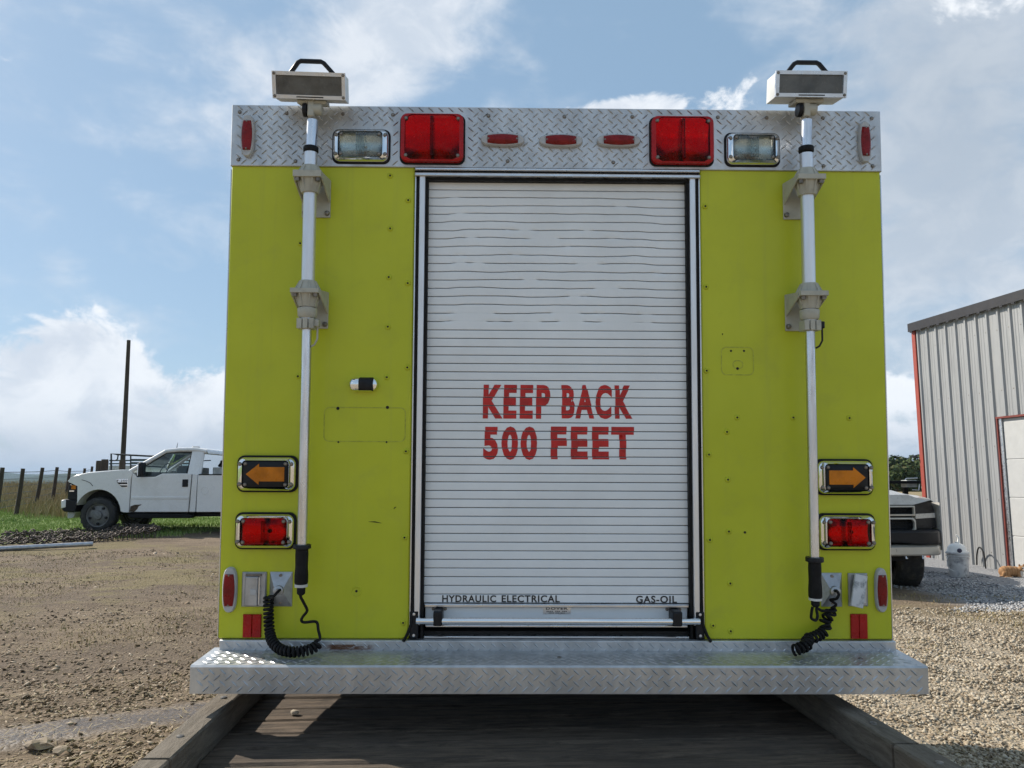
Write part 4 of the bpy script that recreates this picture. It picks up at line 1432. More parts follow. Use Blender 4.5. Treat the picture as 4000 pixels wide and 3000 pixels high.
def blades(name, x, y, h, lean, width, material, label):
    n = len(x)
    p = pts_on_ground(x, y)
    a = rng.uniform(0, 2 * np.pi, n)
    w_ = width * rng.uniform(.7, 1.3, n)
    hh = h * rng.uniform(.5, 1.25, n)
    la = rng.uniform(0, 2 * np.pi, n)
    ll = lean * hh * rng.uniform(.2, 1.2, n)
    dx, dy = np.cos(a) * w_, np.sin(a) * w_
    V = np.zeros((n, 5, 3))
    V[:, 0] = p + np.stack([-dx, -dy, np.full(n, -.01)], 1)
    V[:, 1] = p + np.stack([dx, dy, np.full(n, -.01)], 1)
    mx, my = np.cos(la) * ll * .35, np.sin(la) * ll * .35
    V[:, 2] = p + np.stack([mx - dx * .7, my - dy * .7, hh * .6], 1)
    V[:, 3] = p + np.stack([mx + dx * .7, my + dy * .7, hh * .6], 1)
    V[:, 4] = p + np.stack([np.cos(la) * ll, np.sin(la) * ll, hh], 1)
    o = (np.arange(n) * 5)[:, None]
    f = np.concatenate([o + np.array([[0, 1, 3]]), o + np.array([[0, 3, 2]]), o + np.array([[2, 3, 4]])], 0)
    return raw(name, V.reshape(-1, 3), f, material, label)


M_grass = grav_mat('green_grass_blades', [(.11, .18, .034), (.18, .28, .058), (.27, .37, .10), (.38, .42, .17), (.15, .23, .045)])
M_hay = grav_mat('dry_grass_blades', [(.22, .16, .075), (.33, .26, .135), (.42, .34, .19), (.26, .22, .10), (.16, .155, .06)])
M_straw = grav_mat('scattered_straw', [(.36, .29, .17), (.25, .19, .11), (.45, .38, .24)])
n = 76000
y = rng.uniform(13.5, 26, n)
x = rng.uniform(-18, -3.0, n)
e_ = y - .78 * x + 1.6 * patchy(x, y, .55, 8)
keep = (e_ > 23.9 + .35 * rng.normal(0, 1, n)) & ((y + .9 * x < 11.5 + rng.normal(0, .3, n)) | (y < 22.3)) & (np.abs(x / y) < .72)
x, y = x[keep], y[keep]
blades('grass', x, y, .075, .7, .006, M_grass, 'short green grass on the bank around the white pickup')
n = 26000
y = rng.uniform(22, 44, n)
x = -y * rng.uniform(.40, .74, n)
keep = (y + .9 * x > 10.3 + rng.normal(0, .4, n))
x, y = x[keep], y[keep]
blades('tall_dry_grass', x, y, .42, .6, .012, M_hay, 'tall tan weeds in the field behind the wire fence')
n = 15000
y = rng.uniform(6.0, 14.5, n)
x = -rng.uniform(.18, .72, n) * y
keep = ~in_trailer(x, y) & (patchy(x, y, .7, 5) + .06 * (y - 9) > .02 + rng.normal(0, .12, n))
x, y = x[keep], y[keep]
blades('sparse_dry_grass', x, y, .028, 1.6, .004, M_hay, 'thin flattened dry grass over the dirt on the left')
n = 9000
y = rng.uniform(6.4, 10.4, n)
x = rng.uniform(.35, .72, n) * y
keep = (patchy(x, y, .8, 15) > .05 + rng.normal(0, .12, n)) & (x < 6.6)
x, y = x[keep], y[keep]
blades('yellow_grass_tufts', x, y, .030, 1.5, .004, M_hay, 'thin yellowing grass between gravel and shed on the right')
n = 5200
y = 4 + rng.uniform(0, 1, n) ** 1.4 * 11
x = np.where(rng.uniform(0, 1, n) < .7, -1, 1) * rng.uniform(.2, .70, n) * y
keep = ~in_trailer(x, y) & ((x < 0) | (y < 9.5))
x, y = x[keep], y[keep]
n = len(x)
p = pts_on_ground(x, y, .012)
a = rng.uniform(0, 2 * np.pi, n); L = rng.uniform(.012, .045, n)
d_ = np.stack([np.cos(a) * L, np.sin(a) * L, rng.normal(0, .12, n) * L], 1); q_ = np.stack([-np.sin(a), np.cos(a), np.zeros(n)], 1) * .0022
V = np.stack([p - d_ - q_, p + d_ - q_, p + d_ + q_, p - d_ + q_], 1).reshape(-1, 3)
raw('straw_litter', V, np.arange(n * 4).reshape(n, 4), M_straw, 'scattered straw stems lying on the yard')

# ------------------------------------------------------------------ white pickup on the left bank
PD = 17.8                                            # metres to its near side
SCL = 415.0
def PX2(zx): return (zx - 565) / SCL
def PZ2(zy): return (945 - zy) / SCL
p0 = at(565 / 2.4578, 1700 + 945 / 2.4578, PD)
pk = empty('pickup_truck', (p0.x, PD, p0.z))
tag(pk, 'dirty white single-cab pickup truck parked side-on on the grass at left', 'pickup truck')
M_pw = mat('white_pickup_paint', (.73, .73, .73), .30, var=.03, vscale=2, coat=.2, dirt=(.52, .49, .44), dirt_amt=.30, dirt_scale=1.6)
M_win = glass('pickup_window_glass', (.62, .72, .72), .07)
M_int = mat('grey_cab_interior', (.075, .080, .088), .8, var=.2)
PW = 2.0                                              # body width


def zz2(pts): return [(PX2(a), PZ2(c)) for a, c in pts]


arch = [(915 + 222 * math.cos(rad(a)), 770 - 238 * math.sin(rad(a))) for a in range(8, 180, 12)]
fend = [(1212, 748), (1160, 746)] + arch + [(700, 742), (716, 640), (708, 500), (640, 470), (612, 452), (640, 418), (700, 396), (800, 376), (1110, 348), (1180, 345), (1225, 372), (1212, 440)]
MB().prism(zz2(fend), 0, PW).build('front_fender', M_pw, pk, bevel=.03, seg=3)
hood = [(612, 446), (640, 405), (700, 386), (800, 366), (1000, 350), (1110, 342), (1110, 360), (800, 392), (660, 440)]
MB().prism(zz2(hood), .10, PW - .10).build('hood', M_pw, pk, bevel=.02)
MB().box(PX2(735), PX2(1120), .30, PW - .30, PZ2(760), PZ2(545)).build('engine_bay', M_dark, pk)
MB().box(PX2(1160), PX2(2760), .25, PW - .25, PZ2(790), PZ2(735)).build('underbody', M_dark, pk)
door_poly = [(1218, 440), (1222, 376), (1250, 400), (1260, 415), (1440, 412), (1505, 382), (1728, 380), (1786, 380), (1772, 744), (1300, 744), (1216, 742)]
dr = MB().prism(zz2(door_poly), .012, .10).build('door', M_pw, pk, bevel=.012)
MB().prism(zz2([(1218, 440), (1222, 376), (1786, 380), (1772, 744), (1216, 742)]), PW - .10, PW - .012).build('door', M_pw, pk, bevel=.012)
MB().box(PX2(1705), PX2(1760), -.008, .02, PZ2(507), PZ2(436)).build('door_handle', M_blackp, dr, bevel=.012)
MB().box(PX2(1225), PX2(1770), .0, .02, PZ2(622), PZ2(598)).build('door_crease', M_pw, dr, bevel=.008)
MB().prism(zz2([(1796, 380), (1846, 390), (1840, 744), (1782, 744)]), .012, PW - .012).build('cab_corner', M_pw, pk, bevel=.012)
MB().box(PX2(1222), PX2(1838), .03, PW - .03, PZ2(752), PZ2(742)).build('rocker', M_black, pk)
MB().box(PX2(1235), PX2(1835), .11, PW - .11, PZ2(740), PZ2(700)).build('cab_floor', M_int, pk)
# greenhouse: pillars lean in towards a narrower roof
IN = .22
def gp(zx, zy, inn, far=False):
    yv = inn if not far else PW - inn
    return (PX2(zx), yv, PZ2(zy))
for far in (False, True):
    def bar(a, b_, r):
        i0, i1 = ((378 - a[1]) / 230) * IN, ((378 - b_[1]) / 230) * IN
        return MB().tube([gp(*a, max(.03, i0 + .03), far), gp(*b_, i1 + .03, far)], r, 8)
    bar((1195, 360), (1492, 165), .045).build('pillar', M_pw, pk, True)
    MB().tube([gp(1492, 165, IN + .03, far), gp(1620, 150, IN + .03, far), gp(1790, 150, IN + .03, far), gp(1880, 168, IN + .04, far)], .05, 8).build('roof_rail', M_pw, pk, True)
    y0_, y1_ = (.03, .03 + IN) if not far else (PW - .03, PW - .03 - IN)
    s_ = 1 if not far else -1
    b_ = MB().loops([[gp(1748, 385, .02, far), gp(1850, 392, .02, far), gp(1850, 392, .10, far), gp(1748, 385, .08, far)],
                     [gp(1748, 165, IN, far), gp(1848, 165, IN, far), gp(1848, 165, IN + .08, far), gp(1748, 165, IN + .06, far)]], True, True)
    b_.build('rear_pillar', M_pw, pk)
    gpz = [gp(1262, 405, .045, far), gp(1440, 410, .045, far), gp(1505, 380, .06, far), gp(1730, 380, .06, far), gp(1744, 178, IN + .02, far), gp(1500, 182, IN + .02, far), gp(1300, 330, .09, far)]
    MB().add(gpz, [tuple(range(7))]).build('window', M_win, pk)
    if not far:
        fr_ = MB().tube(gpz + [gpz[0]], .012, 6).build('window_seal', M_black, pk, True)
lps = []
for zx, zy, inn in ((1480, 170, IN + .05), (1510, 148, IN + .06), (1640, 130, IN + .10), (1800, 130, IN + .10), (1880, 146, IN + .08), (1898, 170, IN + .05)):
    lps.append([(PX2(zx), inn - .02, PZ2(zy) - .04), (PX2(zx), inn + .06, PZ2(zy)), (PX2(zx), PW - inn - .06, PZ2(zy)), (PX2(zx), PW - inn + .02, PZ2(zy) - .04)])
MB().loops(lps, True, True).build('roof', M_pw, pk, True)
MB().add([gp(1190, 352, .12), gp(1190, 352, .12, True), gp(1486, 168, IN + .06, True), gp(1486, 168, IN + .06)], [(0, 1, 2, 3)]).build('windscreen', M_win, pk)
MB().add([gp(1860, 385, .10), gp(1860, 385, .10, True), gp(1856, 170, IN + .06, True), gp(1856, 170, IN + .06)], [(0, 1, 2, 3)]).build('rear_window', M_win, pk)
for far in (False, True):
    MB().loops([[gp(1848, 392, .02, far), gp(1866, 395, .05, far), gp(1864, 395, .12, far), gp(1848, 392, .10, far)],
                [gp(1848, 166, IN, far), gp(1862, 168, IN + .03, far), gp(1860, 168, IN + .09, far), gp(1848, 166, IN + .06, far)]], True, True).build('rear_corner', M_pw, pk)
MB().box(PX2(1600), PX2(1760), .18, PW - .18, PZ2(600), PZ2(310)).build('seat_back', M_int, pk, bevel=.05)
MB().box(PX2(1235), PX2(1330), .12, PW - .12, PZ2(480), PZ2(362)).build('dashboard', M_int, pk, bevel=.05)
MB().lathe([(.17, -.012), (.19, 0), (.17, .012)], (0, 0, 0), 'Z', 20, False).xform(Matrix.Translation((PX2(1430), .52, PZ2(345))) @ Matrix.Rotation(rad(-62), 4, 'Y')).build('steering_wheel', M_int, pk, True)
MB().box(PX2(1303), PX2(1352), -.16, .02, PZ2(405), PZ2(275)).build('mirror', M_blackp, pk, bevel=.03)
MB().box(PX2(1300), PX2(1308), -.15, .0, PZ2(400), PZ2(282)).build('mirror_glass', M_chrome, pk)
# box
bed = MB().box(PX2(1850), PX2(2880), .0, .06, PZ2(744), PZ2(392)).box(PX2(1850), PX2(2880), PW - .06, PW, PZ2(744), PZ2(392)).box(PX2(1850), PX2(1870), .061, PW - .061, PZ2(744), PZ2(396)).box(PX2(1871), PX2(2878), .061, PW - .061, PZ2(640), PZ2(625))
bed.build('cargo_bed', M_pw, pk, bevel=.012)
MB().box(PX2(1858), PX2(2876), -.006, .066, PZ2(396), PZ2(386)).build('bed_rail_cap', M_black, pk)
cx, cz = PX2(1925), PZ2(540)
MB().loops([[(cx + r * math.cos(a), y_, cz + r * math.sin(a)) for a in np.linspace(0, 2 * math.pi, 24, endpoint=False)] for r, y_ in ((.092, -.001), (.085, -.006), (.078, -.002))]).build('fuel_flap', M_pw, pk, True)
# front end
MB().prism(zz2([(606, 460), (640, 470), (708, 502), (716, 640), (606, 622)]), .06, PW - .06).build('grille_panel', M_blackp, pk, bevel=.02)
MB().box(PX2(598), PX2(636), .34, PW - .34, PZ2(618), PZ2(468)).build('grille', M_blackp, pk, bevel=.01)
hl = MB().box(PX2(632), PX2(712), .004, .14, PZ2(630), PZ2(486)).build('headlight', M_blackp, pk, bevel=.012)
MB().box(PX2(650), PX2(694), -.003, .02, PZ2(530), PZ2(492)).build('indicator', M_amber, hl, bevel=.006)
MB().box(PX2(635), PX2(680), -.002, .02, PZ2(552), PZ2(540)).build('chrome_strip', M_chrome, hl)
bp = MB().prism(zz2([(566, 632), (600, 622), (715, 634), (706, 745), (600, 742), (570, 712)]), -.01, PW + .01).build('front_bumper', M_blackp, pk, bevel=.02)
MB().prism(zz2([(566, 632), (612, 626), (616, 700), (570, 712)]), -.02, PW + .02).build('bumper_face', M_pw, bp, bevel=.02)
MB().prism(zz2([(608, 745), (690, 748), (664, 800), (612, 806)]), .1, PW - .1).build('air_dam', M_grey, pk, bevel=.01)
MB().prism(zz2([(1200, 762), (1265, 758), (1700, 764), (1740, 758), (1838, 776), (1810, 800), (1240, 800)]), -.04, .12).build('running_board', M_black, pk, bevel=.01)
# vent with badge
vt = MB().prism(zz2([(1075, 434), (1188, 432), (1186, 514), (1130, 508)]), -.004, .02).build('fender_vent', M_chrome, pk)
for a_, c_, e_, g_ in ((1084, 464, 1182, 482), (1112, 492, 1182, 508)):
    MB().prism(zz2([(a_, c_), (e_, c_), (e_, g_), (a_ + 20, g_)]), -.007, .0).build('vent_slot', M_dark, vt)
lettering('F-250', PX2(1082), PX2(1182), PZ2(458), PZ2(440), -.006, M_letk, vt, .02)
MB().tube([(PX2(745), -.004, PZ2(440)), (PX2(790), -.004, PZ2(452)), (PX2(830), -.004, PZ2(470)), (PX2(855), -.004, PZ2(498))], .006, 6).build('fender_dent_line', M_black, pk, True)
M_rust = mat('rust_and_mud', (.07, .05, .035), .9, var=.5, vscale=30)
MB().prism(zz2([(1218, 738), (1225, 690), (1262, 676), (1330, 672), (1300, 692), (1290, 715), (1262, 742)]), .008, .02).build('rust_hole', M_rust, pk)
for far in (False, True):
    yc = .13 if not far else PW - .13
    wheel(pk, (PX2(915), yc, PZ2(775)), .41, .26, 'Y', .64, 'wheel', M_steel)
    wheel(pk, (PX2(2350), yc, PZ2(775)), .41, .26, 'Y', .64, 'wheel', M_steel)
MB().box(PX2(915), PX2(935), .25, PW - .25, PZ2(790), PZ2(760)).build('front_axle', M_black, pk)
bc = MB().lathe([(.10, PZ2(130)), (.10, PZ2(118)), (.085, PZ2(104)), (.03, PZ2(101))], (PX2(1648), PW / 2, 0), 'Z', 20).build('roof_beacon', M_cream, pk, True)
MB().tube([(PX2(1318), PW - .25, PZ2(250)), (PX2(1316), PW - .25, PZ2(130)), (PX2(1327), PW - .25, PZ2(50))], [.022, .012, .004], 6).build('antenna', M_black, pk)
# load in the bed
bx = MB().box(PX2(1915), PX2(2045), .45, .95, PZ2(624), PZ2(318)).build('storage_box', mat('grey_white_box', (.42, .42, .40), .7, var=.2, vscale=8, dirt=(.2, .18, .15)), None, bevel=.02)
bx.location = pk.location; tag(bx, 'grey-white box in the bed of the white pickup', 'box')
pu = empty('pump_unit', tuple(pk.location)); tag(pu, 'pump with dark hoses and wooden hood in the bed of the white pickup', 'pump')
MB().box(PX2(2060), PX2(2400), .5, 1.2, PZ2(625), PZ2(285)).build('tank', mat('weathered_tank', (.40, .38, .31), .8, var=.3, vscale=7, stretch=(3, 3, .4)), pu, bevel=.06)
MB().box(PX2(1960), PX2(2035), .6, .85, PZ2(318), PZ2(250)).build('engine', M_rust, pu, bevel=.02)
MB().tube([(PX2(1950), .6, PZ2(310)), (PX2(1990), .6, PZ2(250)), (PX2(2020), .6, PZ2(238)), (PX2(2110), .6, PZ2(236)), (PX2(2140), .6, PZ2(290)), (PX2(2145), .6, PZ2(385))], .028, 8).build('hose', M_black, pu, True)
MB().box(PX2(1940), PX2(2300), 1.15, 1.2, PZ2(245), PZ2(236)).build('frame_bar', M_black, pu)
MB().prism(zz2([(2050, 182), (2150, 210), (2320, 215), (2320, 240), (2065, 232)]), .4, 1.2).build('hood_board', M_rust, pu)
MB().box(PX2(2115), PX2(2165), .7, .85, PZ2(210), PZ2(128)).build('stack', M_rust, pu)
MB().box(PX2(2060), PX2(2400), .49, 1.21, PZ2(632), PZ2(622)).build('skid', M_black, pu)

# ------------------------------------------------------------------ fence, pole, stock pen behind the pickup
M_post = wood('dark_fence_post', (.040, .032, .027), (.085, .068, .056), (7, 7, 1))
M_wire = mat('galvanised_wire', (.16, .17, .19), .5, .6)
fence = empty('wire_fence', (0, 0, 0))
tag(fence, 'woven wire fence on leaning dark wooden posts at far left', 'fence')
tops = [(25, 310), (222, 320), (410, 312), (550, 307), (672, 315), (815, 318), (886, 300)]
bots = [(-50, 770), (150, 760), (325, 735), (485, 705), (612, 690), (765, 660), (842, 630)]
deps = [21.5, 23.2, 25.2, 27.6, 30.5, 34.0, 37.5]
top_w, bot_w = [], []
for (tx, ty), (bx_, by_), dp in zip(tops, bots, deps):
    a = at(tx / 2.4578, 1700 + ty / 2.4578, dp); c = at(bx_ / 2.4578, 1700 + by_ / 2.4578, dp)
    c.z = min(c.z, gz(c.x, c.y)) - .15
    top_w.append(a); bot_w.append(c)
    MB().tube([c, c.lerp(a, .5) + Vector((.012, 0, 0)), a], [.066, .062, .056], 9).build('post', M_post, fence, True)
a0, c0 = top_w[0] + (top_w[0] - top_w[1]), bot_w[0] + (bot_w[0] - bot_w[1])
tw, bw = [a0] + top_w, [c0] + bot_w
for f_, r in ((.93, .010), (.80, .006), (.67, .006), (.54, .006), (.42, .006), (.30, .006)):
    MB().tube([c.lerp(a, f_) + Vector((0, -.08, -.02 * (i % 2))) for i, (c, a) in enumerate(zip(bw, tw))], r, 5).build('wire', M_wire, fence)
vb = MB()
for i in range(len(tw) - 1):
    for k_ in range(14):
        t = k_ / 14
        c, a = bw[i].lerp(bw[i + 1], t), tw[i].lerp(tw[i + 1], t)
        vb.tube([c.lerp(a, .28) + Vector((0, -.08, 0)), c.lerp(a, .92) + Vector((0, -.08, 0))], .0028, 3, False)
vb.build('stay_wires', M_wire, fence)['kind'] = 'stuff'

z2 = lambda zx, zy, dp: at(zx / 2.4578, 1700 + zy / 2.4578, dp)
pt, pb = z2(1236, -912, 27), z2(1172, 350, 27)
pb = pb + (pb - pt).normalized() * .9
o_ = MB().tube([Vector((0, 0, 0)), (pt - pb) * .5 + Vector((.01, 0, 0)), pt - pb], [.088, .078, .062], 12).build('utility_pole', M_post, None, True)
o_.location = pb
tag(o_, 'tall bare dark wooden pole rising behind the white pickup', 'pole')
M_post2 = wood('brown_corner_post', (.060, .045, .036), (.12, .092, .072), (7, 7, 1))
for (x0_, x1_, zt_, dp, lb) in ((925, 975, 245, 26.2, 'short stout dark post, left one of the pair behind the pickup hood'), (975, 1040, 232, 26.6, 'short stout brown post, right one of the pair behind the pickup hood'),
                                (1148, 1205, 236, 25.6, 'stout pale-topped post at the foot of the tall pole'), (1912, 1955, 145, 23.5, 'dark wooden post just behind the pickup cab')):
    a, c = z2((x0_ + x1_) / 2, zt_, dp), z2((x0_ + x1_) / 2 - 10, zt_ + 260, dp)
    c.z = gz(c.x, c.y) - .1
    r = (x1_ - x0_) / 2.4578 / FPX * dp / 2
    o_ = MB().tube([(0, 0, 0), (a - c) * .96, a - c], [r * 1.05, r, r * .9], 12).build('corner_post', M_post2, None, True)
    o_.location = c
    tag(o_, lb, 'post')
M_pipe = mat('dark_pipe', (.045, .045, .05), .5, .5, var=.3)
gate = empty('pipe_gate'); tag(gate, 'dark pipe stock gate behind the pickup windscreen', 'gate')
g_ = lambda zx, zy: z2(zx, zy, 24.5)
MB().tube([g_(1068, 340), g_(1068, 178), g_(1130, 185), g_(1420, 200), g_(1900, 215)], .028, 8).build('gate_frame', M_pipe, gate)
MB().tube([g_(1072, 243), g_(1110, 243), g_(1128, 230), g_(1134, 190)], .022, 8).build('gate_brace', M_pipe, gate, True)
for zy in (232, 262, 292, 345):
    MB().tube([g_(1255, zy), g_(1900, zy + 8)], .018, 6).build('gate_rail', M_pipe, gate)
for zx in (1255, 1560, 1740, 1900):
    MB().tube([g_(zx, 200), g_(zx, 380)], .022, 6).build('gate_upright', M_pipe, gate)
MB().tube([g_(930, 345), g_(1140, 340)], .03, 6).build('lower_rail', M_pipe, gate)
tk = MB()
c = z2(1225, 380, 25.2); c.z = gz(c.x, c.y)
tk.lathe([(.30, 0), (.31, .05), (.30, .5), (.31, .55), (.30, .95), (.28, 1.0), (.0, 1.01)], n=20).build('stock_tank', mat('faded_white_tank', (.45, .45, .44), .7, var=.25, vscale=9, stretch=(3, 3, .3)), None, True)
o_ = bpy.data.objects['stock_tank']; o_.location = c; tag(o_, 'faded white upright barrel beside the tall pole', 'barrel')
tr_ = empty('stock_trailer', tuple(z2(1600, 380, 29))); tr_.location.z = gz(tr_.location.x, tr_.location.y)
tag(tr_, 'low dark livestock trailer with white lettered band seen through the pickup cab windows', 'trailer')
M_teal = mat('dark_teal_paint', (.08, .13, .13), .6, var=.15)
MB().box(-2.2, 2.3, 0, 2, .55, 1.15).build('lower_side', mat('grey_trailer_side', (.16, .17, .18), .7, var=.2), tr_, bevel=.02)
MB().box(-2.2, 2.3, 0, 2, 1.17, 1.42).build('lettered_band', mat('white_trailer_band', (.55, .57, .55), .6, var=.2, vscale=20), tr_, bevel=.02)
for zq_ in (1.46, 1.58):
    MB().box(-2.2, 2.3, .02, .06, zq_, zq_ + .05).build('side_slat', M_teal, tr_)
for xq in (-2.15, -.7, .8, 2.25):
    MB().box(xq - .03, xq + .03, .065, .10, .5, 1.63).build('side_post', M_teal, tr_)
for xq in (-.6, .5):
    wheel(tr_, (xq, .12, .36), .36, .2, 'Y')

# ------------------------------------------------------------------ chain harrow and pipe lying in front of the bank
M_chain = mat('rusty_chain', (.085, .066, .055), .7, .4, var=.4, vscale=40)
harrow = empty('chain_harrow'); tag(harrow, 'rusty chain link drag harrow spread on the ground before the pickup', 'harrow')
hA, hB = ground_pt(0, 2135), ground_pt(640, 2108)
hA = ground_pt(-20, 2128); hB = ground_pt(620, 2100)
hC = ground_pt(-20, 2160)
ux = (hB - hA); LX = ux.length; ux.normalize()
uy = Vector((-ux.y, ux.x, 0))
lk = MB()
pts = []
for a in np.linspace(0, 2 * math.pi, 17):
    pts.append((.085 * math.cos(a), .045 * math.sin(a) + .012 * math.sin(2 * a), .014 * math.cos(2 * a)))
lk.tube(pts, .013, 5, False)
lme = lk.mesh('chain_link'); lme.materials.append(M_chain)
for p_ in lme.polygons: p_.use_smooth = True
tine = MB().tube([(0, 0, .06), (.02, -.01, .0), (.03, -.03, -.07)], [.011, .011, .006], 5).mesh('tine'); tine.materials.append(M_chain)
k_ = 0
NX, NY = 34, 8
for i in range(NX):
    for j in range(NY):
        t = i / NX
        wd_ = 2.1 * (1 - .55 * smooth01((t - .6) / .4))
        v_ = (j / (NY - 1) - .5) * wd_
        p = hA + ux * (LX * (t + .5 * (j % 2) / NX)) + uy * (v_ + .75 - .35 * t)
        hump = .05 + .11 * abs(noise.noise((i * .35, j * .5, 1))) + .10 * float(smooth01((t - .55) / .3))
        o_ = link('chain_link', lme, None, harrow)
        o_.location = (p.x, p.y, gz(p.x, p.y) + hump)
        o_.rotation_euler = (random.gauss(0, .5), random.gauss(0, .4), math.atan2(ux.y, ux.x) + random.gauss(0, .35) + (1.2 if (i + j) % 3 == 0 else 0))
        if j < 2 and i > 16 and i % 1 == 0:
            o2 = link('tine', tine, None, harrow)
            o2.location = (p.x, p.y - .05, gz(p.x, p.y) + .07)
            o2.rotation_euler = (0, 0, random.uniform(-.6, .6))
a, c = ground_pt(-30, 2158), ground_pt(362, 2137)
o_ = MB().tube([(0, 0, 0), c - a], .045, 12).build('metal_pipe', mat('galvanised_pipe', (.42, .43, .46), .4, .7, var=.15), None, True)
o_.location = a + Vector((0, 0, .06))
tag(o_, 'straight grey metal pipe lying along the front of the chain harrow', 'pipe')

# ------------------------------------------------------------------ metal shed on the right
M_sheet = mat('galvalume_wall_sheet', (.33, .333, .335), .45, .25, var=.06, vscale=5, stretch=(6, 6, .3), dirt=(.20, .205, .21), dirt_amt=.5, dirt_scale=3)
M_redtrim = mat('red_corner_trim', (.30, .050, .032), .5, var=.08, vscale=6)
M_roof = mat('charcoal_roof_sheet', (.022, .021, .025), .5, .2, var=.15)
M_doorw = mat('white_shed_door', (.45, .45, .445), .5, var=.04)
shed = empty('metal_shed', (7.69, 14.45, 0), math.atan2(-.987, .159))
tag(shed, 'grey ribbed metal shed with red corner trim and dark roof at the right edge', 'shed')
ZW0, ZW1, RIB = .20, 4.56, .2435


def ribbed(x0, x1, z0, z1):
    prof = [(x0, 0)]
    k_ = math.ceil((x0 - .06) / RIB)
    while k_ * RIB + .06 < x1:
        c = k_ * RIB + .10
        if c - .04 > x0 and c + .04 < x1:
            prof += [(c - .034, 0), (c - .016, -.030), (c + .016, -.030), (c + .034, 0)]
            for q in (.075, .135):
                if c + q + .012 < x1:
                    prof += [(c + q - .010, 0), (c + q, -.005), (c + q + .010, 0)]
        k_ += 1
    prof.append((x1, 0))
    return MB().loops([[(a, b_, z0) for a, b_ in prof], [(a, b_, z1) for a, b_ in prof]], closed=False)


for (x0, x1, z0, z1) in ((.02, .994, ZW0, ZW1), (.996, 1.850, ZW0, ZW1), (1.852, 2.942, 2.675, ZW1), (2.944, 3.916, 2.675, ZW1), (3.918, 4.695, 2.675, ZW1), (4.70, 5.94, ZW0, ZW1), (5.942, 6.916, ZW0, ZW1)):
    p_ = ribbed(x0, x1, z0, z1).build('wall_sheet', M_sheet, shed)
    sb = MB()
    for zs in (.45, 1.32, 2.2, 3.1, 4.1):
        for k_ in range(5):
            xs1 = (math.ceil(x0 / RIB) + k_) * RIB + .05
            if xs1 < x1 - .02 and z0 < zs < z1:
                sb.lathe([(.0001, -.010), (.010, -.008), (.011, 0)], (xs1, 0, zs + .006 * (k_ % 2)), 'Y', 6)
    if sb.v:
        sb.build('wall_screws', M_bolt, p_)['kind'] = 'stuff'
MB().box(.0, 6.9, .02, 7.0, ZW0 + .02, ZW1 - .05).build('building_core', M_dark, shed)
MB().box(.1, 6.8, -.015, .3, -.1, ZW0 - .02).build('footing', mat('dark_footing', (.05, .048, .045), .9, var=.3), shed)
MB().loops([[(.055, -.042, z), (-.035, -.042, z), (-.035, .10, z), (-.02, .10, z), (-.02, -.018, z), (.055, -.018, z)] for z in (ZW0 - .01, ZW1)], True, True).build('corner_trim', M_redtrim, shed)
# red door surround, white door
MB().loops([[(1.864, -.040, z), (1.885, -.040, z), (1.885, .06, z), (1.864, .06, z)] for z in (ZW0 - .02, 2.640)], True, True).build('door_trim', mat('dark_red_trim', (.17, .030, .020), .5), shed)
MB().box(1.852, 4.69, -.039, .06, 2.641, 2.672).build('door_head_trim', MATS['dark_red_trim'], shed)
MB().box(1.886, 1.95, -.02, .06, ZW0 - .05, 2.64).build('door_jamb', M_alu, shed)
dd = MB().box(1.952, 4.66, .015, .05, ZW0 - .06, 2.635).build('overhead_door', M_doorw, shed)
for k_ in range(4):
    MB().cbox(1.956, 4.655, .006, .0145, ZW0 - .05 + k_ * .61, ZW0 - .05 + k_ * .61 + .60, .006).build('door_panel', M_doorw, dd)
# roof with a shallow overhang
sl = math.tan(rad(15))
rf = MB().loops([[(x, -.07, ZW1 + .0), (x, -.07, ZW1 + .05), (x, 3.5, ZW1 + .05 + 3.64 * sl), (x, 7.1, ZW1 + .05), (x, 7.1, ZW1), (x, 3.5, ZW1 + 3.64 * sl)] for x in (-.06, 7.1)], True, True).build('roof', M_roof, shed)
MB().prism([(-.075, ZW1 - .10), (-.090, ZW1 - .10), (-.090, ZW1 + .06), (-.075, ZW1 + .06)], -.07, 7.1, 'YZ').build('eave_trim', M_roof, rf)
MB().box(-.055, 7.05, -.073, .0, ZW1 - .03, ZW1 - .005).build('soffit', M_roof, rf)
for k_ in range(30):
    MB().prism([(k_ * RIB - .03, ZW1 - .085), (k_ * RIB + .05, ZW1 - .085), (k_ * RIB + .04, ZW1 - .125), (k_ * RIB - .02, ZW1 - .125)], -.088, -.077).build('eave_closure', M_roof, rf)
# small dark lamp shade on an arm off the far wall
MB().lathe([(.015, 2.105), (.075, 2.080), (.092, 2.070), (.08, 2.066)], (.15, .35, 0), 'Z', 16).xform(Matrix.Translation((-.30, -.42, .0))).build('yard_lamp_shade', M_black, shed, True)
MB().tube([(-.15, -.07, 2.10), (-.10, -.02, 2.12), (-.03, .05, 2.12)], .010, 6).build('lamp_arm', M_black, shed)

